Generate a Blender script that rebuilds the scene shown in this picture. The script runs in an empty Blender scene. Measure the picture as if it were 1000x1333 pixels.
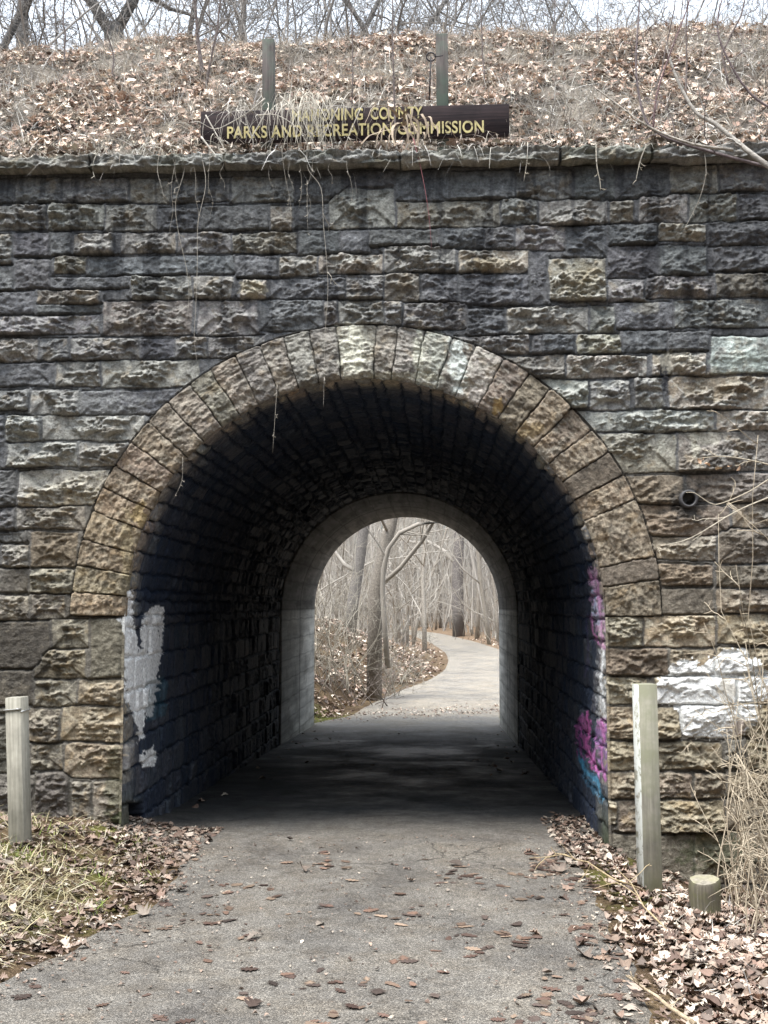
import bpy, math, random
import numpy as np
from mathutils import Vector
random.seed(7); RS = np.random.RandomState(11)
SC = bpy.context.scene; COL = SC.collection

# ------------------------------------------------------------------ camera model
F_PX, D, CAMZ = 1500.0, 7.8, 1.6
TH = math.atan(120.5/F_PX); PS = math.atan(65*math.cos(TH)/F_PX)
CF = np.array([-math.sin(PS)*math.cos(TH), math.cos(PS)*math.cos(TH), math.sin(TH)])
CR = np.array([math.cos(PS), math.sin(PS), 0.0]); CU = np.cross(CR, CF)
def un(px, py, Y):                      # photo pixel -> point on the vertical plane y = Y
    d = CF + CR*(px-500)/F_PX + CU*(666.5-py)/F_PX
    return d*((Y+D)/d[1]) + np.array([0, -D, CAMZ])
def ung(px, py, Z):                     # photo pixel -> point at height Z
    d = CF + CR*(px-500)/F_PX + CU*(666.5-py)/F_PX
    return d*((Z-CAMZ)/d[2]) + np.array([0, -D, CAMZ])
def proj(x, y, z):
    y = y + D; z = z - CAMZ
    a = x*CF[0]+y*CF[1]+z*CF[2]
    return 500+F_PX*(x*CR[0]+y*CR[1])/a, 666.5-F_PX*(x*CU[0]+y*CU[1]+z*CU[2])/a
cd = bpy.data.cameras.new('camera'); cam = bpy.data.objects.new('camera', cd); COL.objects.link(cam)
cam.location = (0, -D, CAMZ); cam.rotation_euler = (math.pi/2+TH, 0, PS)
cd.sensor_fit = 'VERTICAL'; cd.sensor_height = 24; cd.lens = 24*F_PX/1333; cd.clip_end = 1000; cd.clip_start = .05
SC.camera = cam

# ------------------------------------------------------------------ noise
_perm = np.random.RandomState(3).permutation(512)
_perm = np.concatenate([_perm, _perm, _perm])
_ang = np.random.RandomState(4).rand(512)*2*np.pi; _gc = np.cos(_ang).astype(np.float32); _gs = np.sin(_ang).astype(np.float32)
def gn(x, y, seed=0):
    x = np.asarray(x, float); y = np.asarray(y, float)
    if x.shape != y.shape: x, y = np.broadcast_arrays(x, y)
    xi = np.floor(x).astype(np.int32); yi = np.floor(y).astype(np.int32); xf = (x-xi).astype(np.float32); yf = (y-yi).astype(np.float32)
    u = xf*xf*xf*(xf*(xf*6-15)+10); v = yf*yf*yf*(yf*(yf*6-15)+10)
    def g(i, j, dx, dy):
        h = _perm[(_perm[(i+seed*37) & 511]+j+seed*11) & 511]
        return _gc[h]*dx+_gs[h]*dy
    a = g(xi, yi, xf, yf); b = g(xi+1, yi, xf-1, yf); c = g(xi, yi+1, xf, yf-1); d = g(xi+1, yi+1, xf-1, yf-1)
    return 1.5*((a*(1-u)+b*u)*(1-v)+(c*(1-u)+d*u)*v)
def fbm(x, y, seed=0, o=4, gain=.5):
    s = 0; a = 1
    for k in range(o):
        s = s+a*gn(x*2**k, y*2**k, seed+k); a *= gain
    return s
def ridged(x, y, seed=0, o=4, gain=.55):
    s = 0; a = 1
    for k in range(o):
        s = s+a*(1-2*np.abs(gn(x*2**k, y*2**k, seed+k))); a *= gain
    return s/2
def sm(t): t = np.clip(t, 0, 1); return t*t*(3-2*t)
def lerp(a, b, t): return a+(b-a)*t

# ------------------------------------------------------------------ object helpers
def tag(o, label=None, cat=None, group=None, kind=None):
    if label: o['label'] = label
    if cat: o['category'] = cat
    if group: o['group'] = group
    if kind: o['kind'] = kind
    return o
def empty(name, loc=(0, 0, 0), label=None, cat=None, group=None):
    o = bpy.data.objects.new(name, None); COL.objects.link(o); o.location = loc
    o.empty_display_size = .1
    return tag(o, label, cat, group)
def mesh_np(name, V, Fq, mat, parent=None, cols=None, smooth=True):
    V = np.asarray(V, np.float32).reshape(-1, 3)
    me = bpy.data.meshes.new(name)
    groups = Fq if isinstance(Fq, list) else [Fq]
    groups = [np.asarray(g, np.int32) for g in groups if len(g)]
    nl = sum(g.size for g in groups); nf = sum(len(g) for g in groups)
    me.vertices.add(len(V)); me.vertices.foreach_set('co', V.ravel())
    me.loops.add(nl); me.loops.foreach_set('vertex_index', np.concatenate([g.ravel() for g in groups]))
    st = []; p = 0
    for g in groups:
        st.append(p+np.arange(len(g))*g.shape[1]); p += g.size
    me.polygons.add(nf); me.polygons.foreach_set('loop_start', np.concatenate(st).astype(np.int32))
    me.update(calc_edges=True); me.validate()
    if cols is not None:
        ca = me.color_attributes.new('Col', 'FLOAT_COLOR', 'POINT')
        c4 = np.ones((len(V), 4), np.float32); c4[:, :cols.shape[1]] = cols
        ca.data.foreach_set('color', c4.ravel())
    if smooth: me.polygons.foreach_set('use_smooth', np.ones(len(me.polygons), bool))
    if mat: me.materials.append(mat)
    o = bpy.data.objects.new(name, me); COL.objects.link(o)
    if parent: o.parent = parent
    return o
def gridfaces(n, m, mask=None):
    i = np.arange(n*m).reshape(n, m)
    f = np.stack([i[:-1, :-1], i[:-1, 1:], i[1:, 1:], i[1:, :-1]], -1)
    if mask is not None: f = f[mask]
    return f.reshape(-1, 4)
class MB:                                # collects tubes / boxes / quads, builds ONE mesh
    def __init__(s): s.V = []; s.Q = []; s.T = []; s.C = []; s.n = 0; s.col = (1, 1, 1)
    def add(s, V, Q=(), T=()):
        V = np.asarray(V, float); s.V.append(V); s.C.append(np.tile(s.col, (len(V), 1)))
        if len(Q): s.Q.append(np.asarray(Q)+s.n)
        if len(T): s.T.append(np.asarray(T)+s.n)
        s.n += len(V)
    def tube(s, P, R, k=5, cap=True):
        P = np.asarray(P, float); n = len(P); R = np.broadcast_to(R, (n,))
        t = np.gradient(P, axis=0); t /= np.linalg.norm(t, axis=1)[:, None]+1e-9
        ref = np.array([0, 0, 1.]) if abs(t[0][2]) < .9 else np.array([1., 0, 0])
        a = np.stack([t[:, 1]*ref[2]-t[:, 2]*ref[1], t[:, 2]*ref[0]-t[:, 0]*ref[2], t[:, 0]*ref[1]-t[:, 1]*ref[0]], -1); a /= np.sqrt((a*a).sum(1))[:, None]+1e-9
        b = np.stack([t[:, 1]*a[:, 2]-t[:, 2]*a[:, 1], t[:, 2]*a[:, 0]-t[:, 0]*a[:, 2], t[:, 0]*a[:, 1]-t[:, 1]*a[:, 0]], -1)
        an = np.arange(k)*2*np.pi/k
        V = P[:, None]+R[:, None, None]*(np.cos(an)[None, :, None]*a[:, None]+np.sin(an)[None, :, None]*b[:, None])
        V = V.reshape(-1, 3); i = np.arange((n-1)*k); j = i//k*k; q = np.stack([i, j+(i+1-j) % k, j+k+(i+1-j) % k, i+k], -1)
        T = []
        if cap:
            V = np.vstack([V, P[:1], P[-1:]]); c0 = n*k; c1 = c0+1
            T = [(c0, (i+1) % k, i) for i in range(k)]+[(c1, (n-1)*k+i, (n-1)*k+(i+1) % k) for i in range(k)]
        s.add(V, q, T)
    def box(s, c, h, rz=0, bev=.0, taper=1.0):
        c = np.asarray(c, float); x, y, z = h; b = bev
        pts = []
        prof = [(-z, 1-0), (z, taper)]
        lv = [(-z, b), (-z+b, 0), (z-b, 0), (z, b)] if b > 0 else [(-z, 0), (z, 0)]
        for zz, inn in lv:
            t = lerp(1, taper, (zz+z)/(2*z))
            xx, yy = (x-inn)*t, (y-inn)*t
            if b > 0: ring = [(-xx+b, -yy), (xx-b, -yy), (xx, -yy+b), (xx, yy-b), (xx-b, yy), (-xx+b, yy), (-xx, yy-b), (-xx, -yy+b)]
            else: ring = [(-xx, -yy), (xx, -yy), (xx, yy), (-xx, yy)]
            pts += [(px, py, zz) for px, py in ring]
        V = np.array(pts); m = len(ring); cs, sn = math.cos(rz), math.sin(rz)
        V = np.stack([V[:, 0]*cs-V[:, 1]*sn, V[:, 0]*sn+V[:, 1]*cs, V[:, 2]], -1)+c
        Q = []
        for l in range(len(lv)-1):
            for i in range(m): Q.append((l*m+i, l*m+(i+1) % m, (l+1)*m+(i+1) % m, (l+1)*m+i))
        top = (len(lv)-1)*m
        V = np.vstack([V, V[:m].mean(0), V[top:top+m].mean(0)]); n = len(V)
        T = [(n-2, (i+1) % m, i) for i in range(m)]+[(n-1, top+i, top+(i+1) % m) for i in range(m)]
        s.add(V, Q, T)
    def build(s, name, mat, parent=None, smooth=False):
        g = []
        if s.Q: g.append(np.concatenate(s.Q))
        if s.T: g.append(np.concatenate(s.T))
        return mesh_np(name, np.concatenate(s.V), g, mat, parent, np.concatenate(s.C), smooth)

# ------------------------------------------------------------------ materials
def mat_new(name):
    m = bpy.data.materials.new(name); m.use_nodes = True; nt = m.node_tree
    b = nt.nodes['Principled BSDF']; return m, nt, b
def N(nt, t, **k):
    n = nt.nodes.new(t)
    for a, v in k.items(): setattr(n, a, v)
    return n
def noise(nt, scale, detail=6, rough=.6, vec=None, dim='3D'):
    n = N(nt, 'ShaderNodeTexNoise'); n.inputs['Scale'].default_value = scale; n.inputs['Detail'].default_value = detail
    n.inputs['Roughness'].default_value = rough
    if vec: nt.links.new(vec, n.inputs['Vector'])
    return n
def ramp(nt, fac, stops):
    r = N(nt, 'ShaderNodeValToRGB'); e = r.color_ramp.elements
    while len(e) < len(stops): e.new(.5)
    for el, (p, c) in zip(e, stops):
        el.position = p; el.color = (*c, 1) if len(c) == 3 else c
    nt.links.new(fac, r.inputs[0]); return r
def mul(nt, a, b, fac=1, mode='MULTIPLY'):
    m = N(nt, 'ShaderNodeMix', data_type='RGBA', blend_type=mode); m.inputs[0].default_value = fac
    nt.links.new(a, m.inputs[6])
    if isinstance(b, tuple): m.inputs[7].default_value = (*b, 1)
    else: nt.links.new(b, m.inputs[7])
    return m.outputs[2]
def bump(nt, b, h, strength=.5, dist=.01):
    bn = N(nt, 'ShaderNodeBump'); bn.inputs['Strength'].default_value = strength; bn.inputs['Distance'].default_value = dist
    nt.links.new(h, bn.inputs['Height']); nt.links.new(bn.outputs[0], b.inputs['Normal']); return bn
def objco(nt):
    g = N(nt, 'ShaderNodeNewGeometry'); return g.outputs['Position']
def mat_attr(name, rough=.9, nscale=40, namp=(.6, 1.4), bstr=.5, bdist=.006, spec=.3, nscale2=None):
    m, nt, b = mat_new(name); a = N(nt, 'ShaderNodeAttribute', attribute_name='Col')
    p = objco(nt); n = noise(nt, nscale, 8, .7, p)
    r = ramp(nt, n.outputs['Fac'], [(.3, (namp[0],)*3), (.7, (namp[1],)*3)])
    c = mul(nt, a.outputs['Color'], r.outputs[0])
    nt.links.new(c, b.inputs['Base Color']); b.inputs['Roughness'].default_value = rough
    b.inputs['Specular IOR Level'].default_value = spec
    if bstr: bump(nt, b, n.outputs['Fac'], bstr, bdist)
    return m
M = {}
M['stone'] = mat_attr('stone', .88, 70, (.58, 1.45), 1.0, .02, .25)
M['vault'] = mat_attr('vault stone', .7, 45, (.5, 1.5), .8, .012, .3)
M['leaf'] = mat_attr('leaf', .75, 60, (.7, 1.25), .3, .002, .25)
M['wetleaf'] = mat_attr('wet leaf', .55, 60, (.7, 1.3), .3, .002, .3)
M['bark'] = mat_attr('bark', .95, 25, (.5, 1.4), .8, .02, .1)
M['twig'] = mat_attr('twig', .85, 90, (.7, 1.2), 0, .002, .15)
def mat_soil():
    m, nt, b = mat_new('soil'); a = N(nt, 'ShaderNodeAttribute', attribute_name='Col'); p = objco(nt)
    n = noise(nt, 18, 9, .75, p); r = ramp(nt, n.outputs['Fac'], [(.3, (.4,)*3), (.5, (.9,)*3), (.7, (1.6,)*3)])
    n2 = noise(nt, 130, 4, .7, p); r2 = ramp(nt, n2.outputs['Fac'], [(.35, (.6, .55, .5)), (.65, (1.5, 1.4, 1.25))])
    c = mul(nt, a.outputs['Color'], r.outputs[0]); c = mul(nt, c, r2.outputs[0])
    nt.links.new(c, b.inputs['Base Color']); b.inputs['Roughness'].default_value = .95; b.inputs['Specular IOR Level'].default_value = .1
    ad = N(nt, 'ShaderNodeMath', operation='ADD'); nt.links.new(n.outputs['Fac'], ad.inputs[0]); nt.links.new(n2.outputs['Fac'], ad.inputs[1])
    bump(nt, b, ad.outputs[0], .8, .02); return m
M['soil'] = mat_soil()
def mat_asphalt():
    m, nt, b = mat_new('asphalt'); p = objco(nt)
    v = N(nt, 'ShaderNodeTexVoronoi'); v.inputs['Scale'].default_value = 230; nt.links.new(p, v.inputs['Vector'])
    sp = N(nt, 'ShaderNodeSeparateColor'); nt.links.new(v.outputs['Color'], sp.inputs[0])
    r = ramp(nt, sp.outputs[0], [(0, (.066, .062, .056)), (.45, (.132, .126, .114)), (.8, (.205, .194, .175)), (1, (.36, .335, .295))])
    n1 = noise(nt, 1.3, 6, .6, p); r1 = ramp(nt, n1.outputs['Fac'], [(.3, (.62, .62, .64)), (.5, (1, 1, 1)), (.7, (1.2, 1.18, 1.14))])
    n2 = noise(nt, 14, 6, .7, p); r2 = ramp(nt, n2.outputs['Fac'], [(.3, (.72, .70, .68)), (.6, (1.1, 1.1, 1.1))])
    n3 = noise(nt, 420, 2, .5, p); r3 = ramp(nt, n3.outputs['Fac'], [(.35, (.55,)*3), (.65, (1.5,)*3)])
    c = mul(nt, r.outputs[0], r1.outputs[0]); c = mul(nt, c, r2.outputs[0]); c = mul(nt, c, r3.outputs[0])
    nd = noise(nt, 2.5, 4, .6, p); av = N(nt, 'ShaderNodeVectorMath', operation='ADD'); sv = N(nt, 'ShaderNodeVectorMath', operation='SCALE'); sv.inputs['Scale'].default_value = .5
    nt.links.new(nd.outputs['Color'], sv.inputs[0]); nt.links.new(p, av.inputs[0]); nt.links.new(sv.outputs[0], av.inputs[1])
    vc = N(nt, 'ShaderNodeTexVoronoi', feature='DISTANCE_TO_EDGE'); vc.inputs['Scale'].default_value = .8; nt.links.new(av.outputs[0], vc.inputs['Vector'])
    rc = ramp(nt, vc.outputs['Distance'], [(0, (.35,)*3), (.004, (.55,)*3), (.009, (1, 1, 1))]); nm = noise(nt, .9, 3, .6, p); rm = ramp(nt, nm.outputs['Fac'], [(.47, (0,)*3), (.55, (1,)*3)])
    mk = N(nt, 'ShaderNodeMix', data_type='RGBA'); nt.links.new(rm.outputs[0], mk.inputs[0]); mk.inputs[6].default_value = (1, 1, 1, 1); nt.links.new(rc.outputs[0], mk.inputs[7]); c = mul(nt, c, mk.outputs[2])
    ndt = noise(nt, 3.3, 8, .75, p); rd_ = ramp(nt, ndt.outputs['Fac'], [(.45, (.92, .90, .88)), (.66, (.82, .76, .69))]); c = mul(nt, c, rd_.outputs[0])
    sx = N(nt, 'ShaderNodeSeparateXYZ'); nt.links.new(p, sx.inputs[0]); nw = noise(nt, .8, 6, .7, p)
    def mth(op, a_, b_):
        q = N(nt, 'ShaderNodeMath', operation=op)
        for k_, v_ in ((0, a_), (1, b_)):
            if isinstance(v_, (int, float)): q.inputs[k_].default_value = v_
            else: nt.links.new(v_, q.inputs[k_])
        return q.outputs[0]
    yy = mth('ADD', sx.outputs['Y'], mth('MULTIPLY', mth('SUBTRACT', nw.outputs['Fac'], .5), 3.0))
    shade_stain = ramp(nt, mth('DIVIDE', yy, 20.0), [(.0, (0,)*3), (.075, (1,)*3), (.40, (1,)*3), (.56, (0,)*3)])       # tunnel shade put into the floor colour, with noisy ends
    mxd = N(nt, 'ShaderNodeMix', data_type='RGBA'); nt.links.new(shade_stain.outputs[0], mxd.inputs[0]); mxd.inputs[6].default_value = (1, 1, 1, 1); mxd.inputs[7].default_value = (.24, .28, .34, 1); c = mul(nt, c, mxd.outputs[2])
    daylit = ramp(nt, mth('DIVIDE', yy, 20.0), [(.60, (1,)*3), (.72, (1.6, 1.58, 1.53))]); c = mul(nt, c, daylit.outputs[0])  # daylight beyond the tunnel put into the asphalt as a paler colour
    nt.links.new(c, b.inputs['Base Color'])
    rr = ramp(nt, n1.outputs['Fac'], [(.35, (.5,)*3), (.6, (.85,)*3)])
    rq = N(nt, 'ShaderNodeMix', data_type='RGBA'); nt.links.new(shade_stain.outputs[0], rq.inputs[0]); nt.links.new(rr.outputs[0], rq.inputs[6])
    rw = ramp(nt, nw.outputs['Fac'], [(.38, (.42,)*3), (.6, (.85,)*3)]); nt.links.new(rw.outputs[0], rq.inputs[7]); nt.links.new(rq.outputs[2], b.inputs['Roughness'])
    b.inputs['Specular IOR Level'].default_value = .22
    bump(nt, b, v.outputs['Distance'], .7, .006); return m
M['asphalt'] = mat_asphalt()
def mat_concrete():
    m, nt, b = mat_new('concrete'); p = objco(nt)
    mp = N(nt, 'ShaderNodeMapping'); mp.inputs['Scale'].default_value = (9, .5, 9); nt.links.new(p, mp.inputs[0])
    n = noise(nt, 1.0, 7, .6, mp.outputs[0]); n2 = noise(nt, 25, 6, .7, p)
    r = ramp(nt, n.outputs['Fac'], [(.3, (.62,)*3), (.7, (1.3,)*3)]); r2 = ramp(nt, n2.outputs['Fac'], [(.3, (.75,)*3), (.7, (1.2,)*3)])
    a = N(nt, 'ShaderNodeAttribute', attribute_name='Col')
    c = mul(nt, a.outputs['Color'], r.outputs[0]); c = mul(nt, c, r2.outputs[0]); nt.links.new(c, b.inputs['Base Color'])
    b.inputs['Roughness'].default_value = .9; b.inputs['Specular IOR Level'].default_value = .2
    bump(nt, b, n.outputs['Fac'], .5, .012); return m
M['concrete'] = mat_concrete()
def mat_wood(name, c0, c1, green=None, sc=(60, 60, 3), face=None):
    m, nt, b = mat_new(name); tc = N(nt, 'ShaderNodeTexCoord'); mp = N(nt, 'ShaderNodeMapping'); mp.inputs['Scale'].default_value = sc
    nt.links.new(tc.outputs['Object'], mp.inputs[0]); n = noise(nt, 1, 8, .65, mp.outputs[0])
    r = ramp(nt, n.outputs['Fac'], [(.3, c0), (.7, c1)]); c = r.outputs[0]
    n2 = noise(nt, 6, 5, .6, tc.outputs['Object']); r2 = ramp(nt, n2.outputs['Fac'], [(.3, (.7,)*3), (.7, (1.2,)*3)]); c = mul(nt, c, r2.outputs[0])
    if green:
        n3 = noise(nt, 3.2, 5, .7, tc.outputs['Object']); r3 = ramp(nt, n3.outputs['Fac'], [(.42, (0, 0, 0)), (.6, (1, 1, 1))])
        mx = N(nt, 'ShaderNodeMix', data_type='RGBA'); nt.links.new(r3.outputs[0], mx.inputs[0]); nt.links.new(c, mx.inputs[6]); mx.inputs[7].default_value = (*green, 1); c = mx.outputs[2]
    if face:                                     # remains of pale paint on one face of the post
        d_ = N(nt, 'ShaderNodeVectorMath', operation='DOT_PRODUCT'); nt.links.new(tc.outputs['Object'], d_.inputs[0]); d_.inputs[1].default_value = face[0]
        g_ = N(nt, 'ShaderNodeMath', operation='GREATER_THAN'); nt.links.new(d_.outputs['Value'], g_.inputs[0]); g_.inputs[1].default_value = face[1]
        n4 = noise(nt, 14, 6, .7, tc.outputs['Object']); r4 = ramp(nt, n4.outputs['Fac'], [(.40, (0, 0, 0)), (.50, (.85, .85, .85))])
        mm = N(nt, 'ShaderNodeMath', operation='MULTIPLY'); nt.links.new(g_.outputs[0], mm.inputs[0]); nt.links.new(r4.outputs[0], mm.inputs[1])
        mx = N(nt, 'ShaderNodeMix', data_type='RGBA'); nt.links.new(mm.outputs[0], mx.inputs[0]); nt.links.new(c, mx.inputs[6]); mx.inputs[7].default_value = (.62, .64, .60, 1); c = mx.outputs[2]
    nt.links.new(c, b.inputs['Base Color']); b.inputs['Roughness'].default_value = .85; b.inputs['Specular IOR Level'].default_value = .2
    bump(nt, b, n.outputs['Fac'], .7, .004); return m
M['post_grey'] = mat_wood('weathered grey wood', (.20, .19, .155), (.40, .38, .32))
M['post_moss'] = mat_wood('mossy grey wood', (.085, .075, .058), (.20, .175, .135), (.12, .12, .06))
M['post_paint'] = mat_wood('mossy grey wood with paint remains', (.19, .18, .145), (.35, .33, .27), (.21, .21, .145), (60, 60, 3), ((-math.cos(math.radians(10)), -math.sin(math.radians(10)), 0), .0535))
M['cut'] = mat_wood('sawn wood end', (.20, .18, .14), (.42, .38, .31), (.25, .24, .13))
M['board'] = mat_wood('dark stained board', (.010, .008, .010), (.040, .026, .026), None, (3, 60, 60))
M['signpost'] = mat_wood('green stained post', (.05, .042, .04), (.125, .108, .10), (.08, .10, .08))
def mat_plain(name, c, rough=.6, metal=0, amp=(.75, 1.2), sc=30):
    m, nt, b = mat_new(name); p = objco(nt); n = noise(nt, sc, 5, .6, p)
    r = ramp(nt, n.outputs['Fac'], [(.3, tuple(x*amp[0] for x in c)), (.7, tuple(x*amp[1] for x in c))])
    nt.links.new(r.outputs[0], b.inputs['Base Color']); b.inputs['Roughness'].default_value = rough; b.inputs['Metallic'].default_value = metal
    bump(nt, b, n.outputs['Fac'], .3, .002); return m
def mat_letter():
    m, nt, b = mat_new('worn yellow letters'); p = objco(nt); n = noise(nt, 45, 6, .75, p); n2 = noise(nt, 9, 3, .6, p)
    ad = N(nt, 'ShaderNodeMath', operation='ADD'); nt.links.new(n.outputs['Fac'], ad.inputs[0]); nt.links.new(n2.outputs['Fac'], ad.inputs[1])
    r = ramp(nt, ad.outputs[0], [(0, (.05, .035, .03)), (.86, (.10, .08, .05)), (.98, (.42, .36, .17)), (1, (.55, .47, .20))]); r.color_ramp.elements[1].position = .40; r.color_ramp.elements[2].position = .47; r.color_ramp.elements[3].position = .62
    h_ = N(nt, 'ShaderNodeMath', operation='MULTIPLY'); h_.inputs[1].default_value = .5; nt.links.new(ad.outputs[0], h_.inputs[0]); nt.links.new(h_.outputs[0], r.inputs[0])
    nt.links.new(r.outputs[0], b.inputs['Base Color']); b.inputs['Roughness'].default_value = .75; return m
M['letter'] = mat_letter()
M['metal'] = mat_plain('galvanised wire', (.55, .55, .53), .45, .7)
M['iron'] = mat_plain('rusty iron', (.03, .027, .03), .7, .4)
M['pipe'] = mat_plain('clay pipe', (.05, .048, .05), .6)

# ------------------------------------------------------------------ arch constants
AX, AR, AZ, RO = -.478, 1.622, 1.522, 2.0
L1, L2 = 7.9, 12.3
WTOP = 4.63

# ------------------------------------------------------------------ terrain
def base(y): return np.interp(y, [-30, -6, 0, 7.9, 12.3, 20, 60, 200], [.0, .0, .02, -.30, -.48, -.47, -.45, -.2])
def smo(f):
    def q(y):
        y = np.asarray(y, float); w_ = np.where(y > 13, np.clip((y-13)*.25, 0, 3.5), np.where(y < -.6, .35, 0)); return sum(f(y+w_*k) for k in (-1, -.66, -.33, 0, .33, .66, 1))/7
    return q
@smo
def pathL(y): return np.interp(y, [-30, -8, -4.5, -2.87, -2.27, -1.65, -1.1, -.2, 0, 12.3, 14, 16, 20, 25, 32, 41, 56, 73, 90, 110],
                                  [-7, -3.6, -2.3, -1.87, -1.71, -1.55, -1.5, -1.75, -2.3, -2.3, -1.6, -1.45, -.95, .0, .45, .5, -.3, -1.9, -6, -14])
@smo
def pathR(y): return np.interp(y, [-30, -8, -3.4, -2, -.8, -.15, 0, 12.3, 14, 16, 20, 25, 32, 41, 56, 73, 90, 110],
                                  [-2, .5, .87, .93, .92, 1.0, 1.35, 1.35, 1.25, 1.65, 2.35, 3.2, 3.6, 3.3, 2.4, .6, -3, -11])
def g(x, y):
    x = np.asarray(x, float); y = np.asarray(y, float)
    z = base(y)
    nz = .035*fbm(x*1.3, y*1.3, 5, 4)+.012*fbm(x*6, y*6, 6, 3)
    out = np.maximum(pathL(y)-x, x-pathR(y)); z = z+nz*sm(out/.35)
    fr = sm((1.5-y)/1.5)
    ul = np.maximum(0, -1.65-x)
    z = z+fr*(.16*sm(ul/.85)+.05*np.maximum(ul-.8, 0))*sm((y+9)/3)
    ur = np.maximum(0, x-.98)
    z = z+fr*(-.30*sm(ur/.9)*sm((y+2.3)/1.9)+.12*sm((x-2.4)/1.5)+.05*sm(ur/.5)*sm((-1.8-y)/1.))
    rr = sm((y-12.3)/1.2)
    bl = np.maximum(0, pathL(y)-.35-x)
    bank = 2.3*(1-np.exp(-bl*.42))
    z = z+rr*bank*np.interp(y, [12, 17, 24, 34, 44], [.55, 1, 1, .6, .05])*(1+.15*fbm(x*.8, y*.8, 8, 3))
    br = np.maximum(0, x-pathR(y)-.3)
    z = z+rr*(.10*sm(br/1.0)+.35*sm((br-1)/5))
    z = z+sm((y-20)/40)*.25*fbm(x*.12, y*.12, 9, 3)*sm(out/5)
    return z
_cr = [un(px_, r_, 4.3) for px_, r_ in ((0, 58), (75, 55), (150, 52), (260, 46), (400, 50), (500, 46), (650, 40), (850, 34), (1000, 27))]
_cx = [-14, -9]+[p_[0] for p_ in _cr]+[8, 14]; _cz = [7.3, _cr[0][2]-.05]+[p_[2] for p_ in _cr]+[_cr[-1][2]+.1, 7.6]
def crestz(x): return np.interp(x, _cx, _cz)
def E(x, y):                             # embankment above the masonry
    x = np.asarray(x, float); y = np.asarray(y, float)
    cz = crestz(x)
    t = np.clip((y-.35)/3.95, 0, 1)
    zf = 4.72+(cz-4.72)*(t**.92)
    zb = np.where(y > 9.5, cz-(y-9.5)*.95, cz)
    z = np.where(y < 4.3, zf, zb)
    z = z-.25*sm(1-np.abs(y-4.3)/.9)*.35
    amp = sm((y-.5)/.8)
    z = z+amp*(.10*fbm(x*.9, y*.9, 21, 3)+.045*fbm(x*3.4, y*3.4, 22, 3))
    w = sm((np.abs(x-AX)-10.3)/1.2)
    zs = np.where(y < 4.3, cz-(4.3-y)*1.0, zb)+.1*fbm(x*.7, y*.7, 23, 3)
    z = z*(1-w)+zs*w
    w2 = sm((np.abs(x)-24)/16); z = z*(1-w2)+(-.8)*w2
    return z

def axis(parts):
    a = [np.arange(p, q, s) for p, q, s in parts]; return np.concatenate(a+[[parts[-1][1]]])
xs = axis([(-160, -30, 8), (-30, -8, .8), (-8, -3.5, .2), (-3.5, 3.5, .04), (3.5, 8, .2), (8, 30, .8), (30, 160, 8)])
ys = axis([(-40, -8, 1.5), (-8, -4.5, .2), (-4.5, .6, .04), (.6, 12, .3), (12, 22, .1), (22, 50, .35), (50, 120, 2), (120, 320, 12)])
X, Y = np.meshgrid(xs, ys, indexing='ij'); Z = g(X, Y)
inside = np.minimum(X-pathL(Y), pathR(Y)-X); Z = Z-.035*sm((inside-.05)/.12)
far = sm((Y-22)/30)
# soil tones: damp brown, with mossy green patches
c = np.array([.085, .062, .042])[None, None]*np.ones(X.shape+(1,))
t = sm(fbm(X*1.1, Y*1.1, 31, 4)*1.4+.35)[..., None]; c = lerp(c, np.array([.15, .115, .075]), t)
mo = sm(fbm(X*2.3, Y*2.3, 33, 4)*2.2-.2)[..., None]*sm((1.2-np.abs(X+2.3))/.8)[..., None]*sm((.5-Y)/.5)[..., None]
for mx, my, mr in ((-1.95, 13.2, .45), (1.35, 13.6, .3), (1.25, -.9, .3)):
    mo = np.maximum(mo, sm(1.6-np.hypot(X-mx, (Y-my)*.5)/mr+.5*fbm(X*4, Y*4, 35))[..., None])
c = lerp(c, np.array([.13, .15, .035]), mo*.7)
c = lerp(c, np.array([.21, .16, .12]), far[..., None]*.8)
ground = mesh_np('ground', np.stack([X, Y, Z], -1), gridfaces(*X.shape), M['soil'], None, c.reshape(-1, 3))
tag(ground, 'leaf strewn soil either side of the path', None, None, 'structure')
# path
ys = axis([(-25, -6, .5), (-6, .4, .06), (.4, 12, .25), (12, 30, .25), (30, 110, 1)])
u = np.linspace(0, 1, 41); YY, UU = np.meshgrid(ys, u, indexing='ij')
a = pathL(YY)+.05*fbm(YY*2.2, YY*0+3, 41, 4)*(np.abs(YY-6) > 6.5); b = pathR(YY)+.05*fbm(YY*2.2, YY*0+9, 42, 4)*(np.abs(YY-6) > 6.5)
XX = a+(b-a)*UU
ZZ = g(XX, YY)+.004+.012*np.sin(UU*np.pi)+.004*fbm(XX*1.5, YY*1.5, 43, 2)-.03*(np.abs(UU-.5) > .499)
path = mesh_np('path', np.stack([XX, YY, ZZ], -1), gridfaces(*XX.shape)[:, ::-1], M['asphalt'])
tag(path, 'worn grey asphalt path running through the tunnel', None, None, 'structure')
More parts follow.
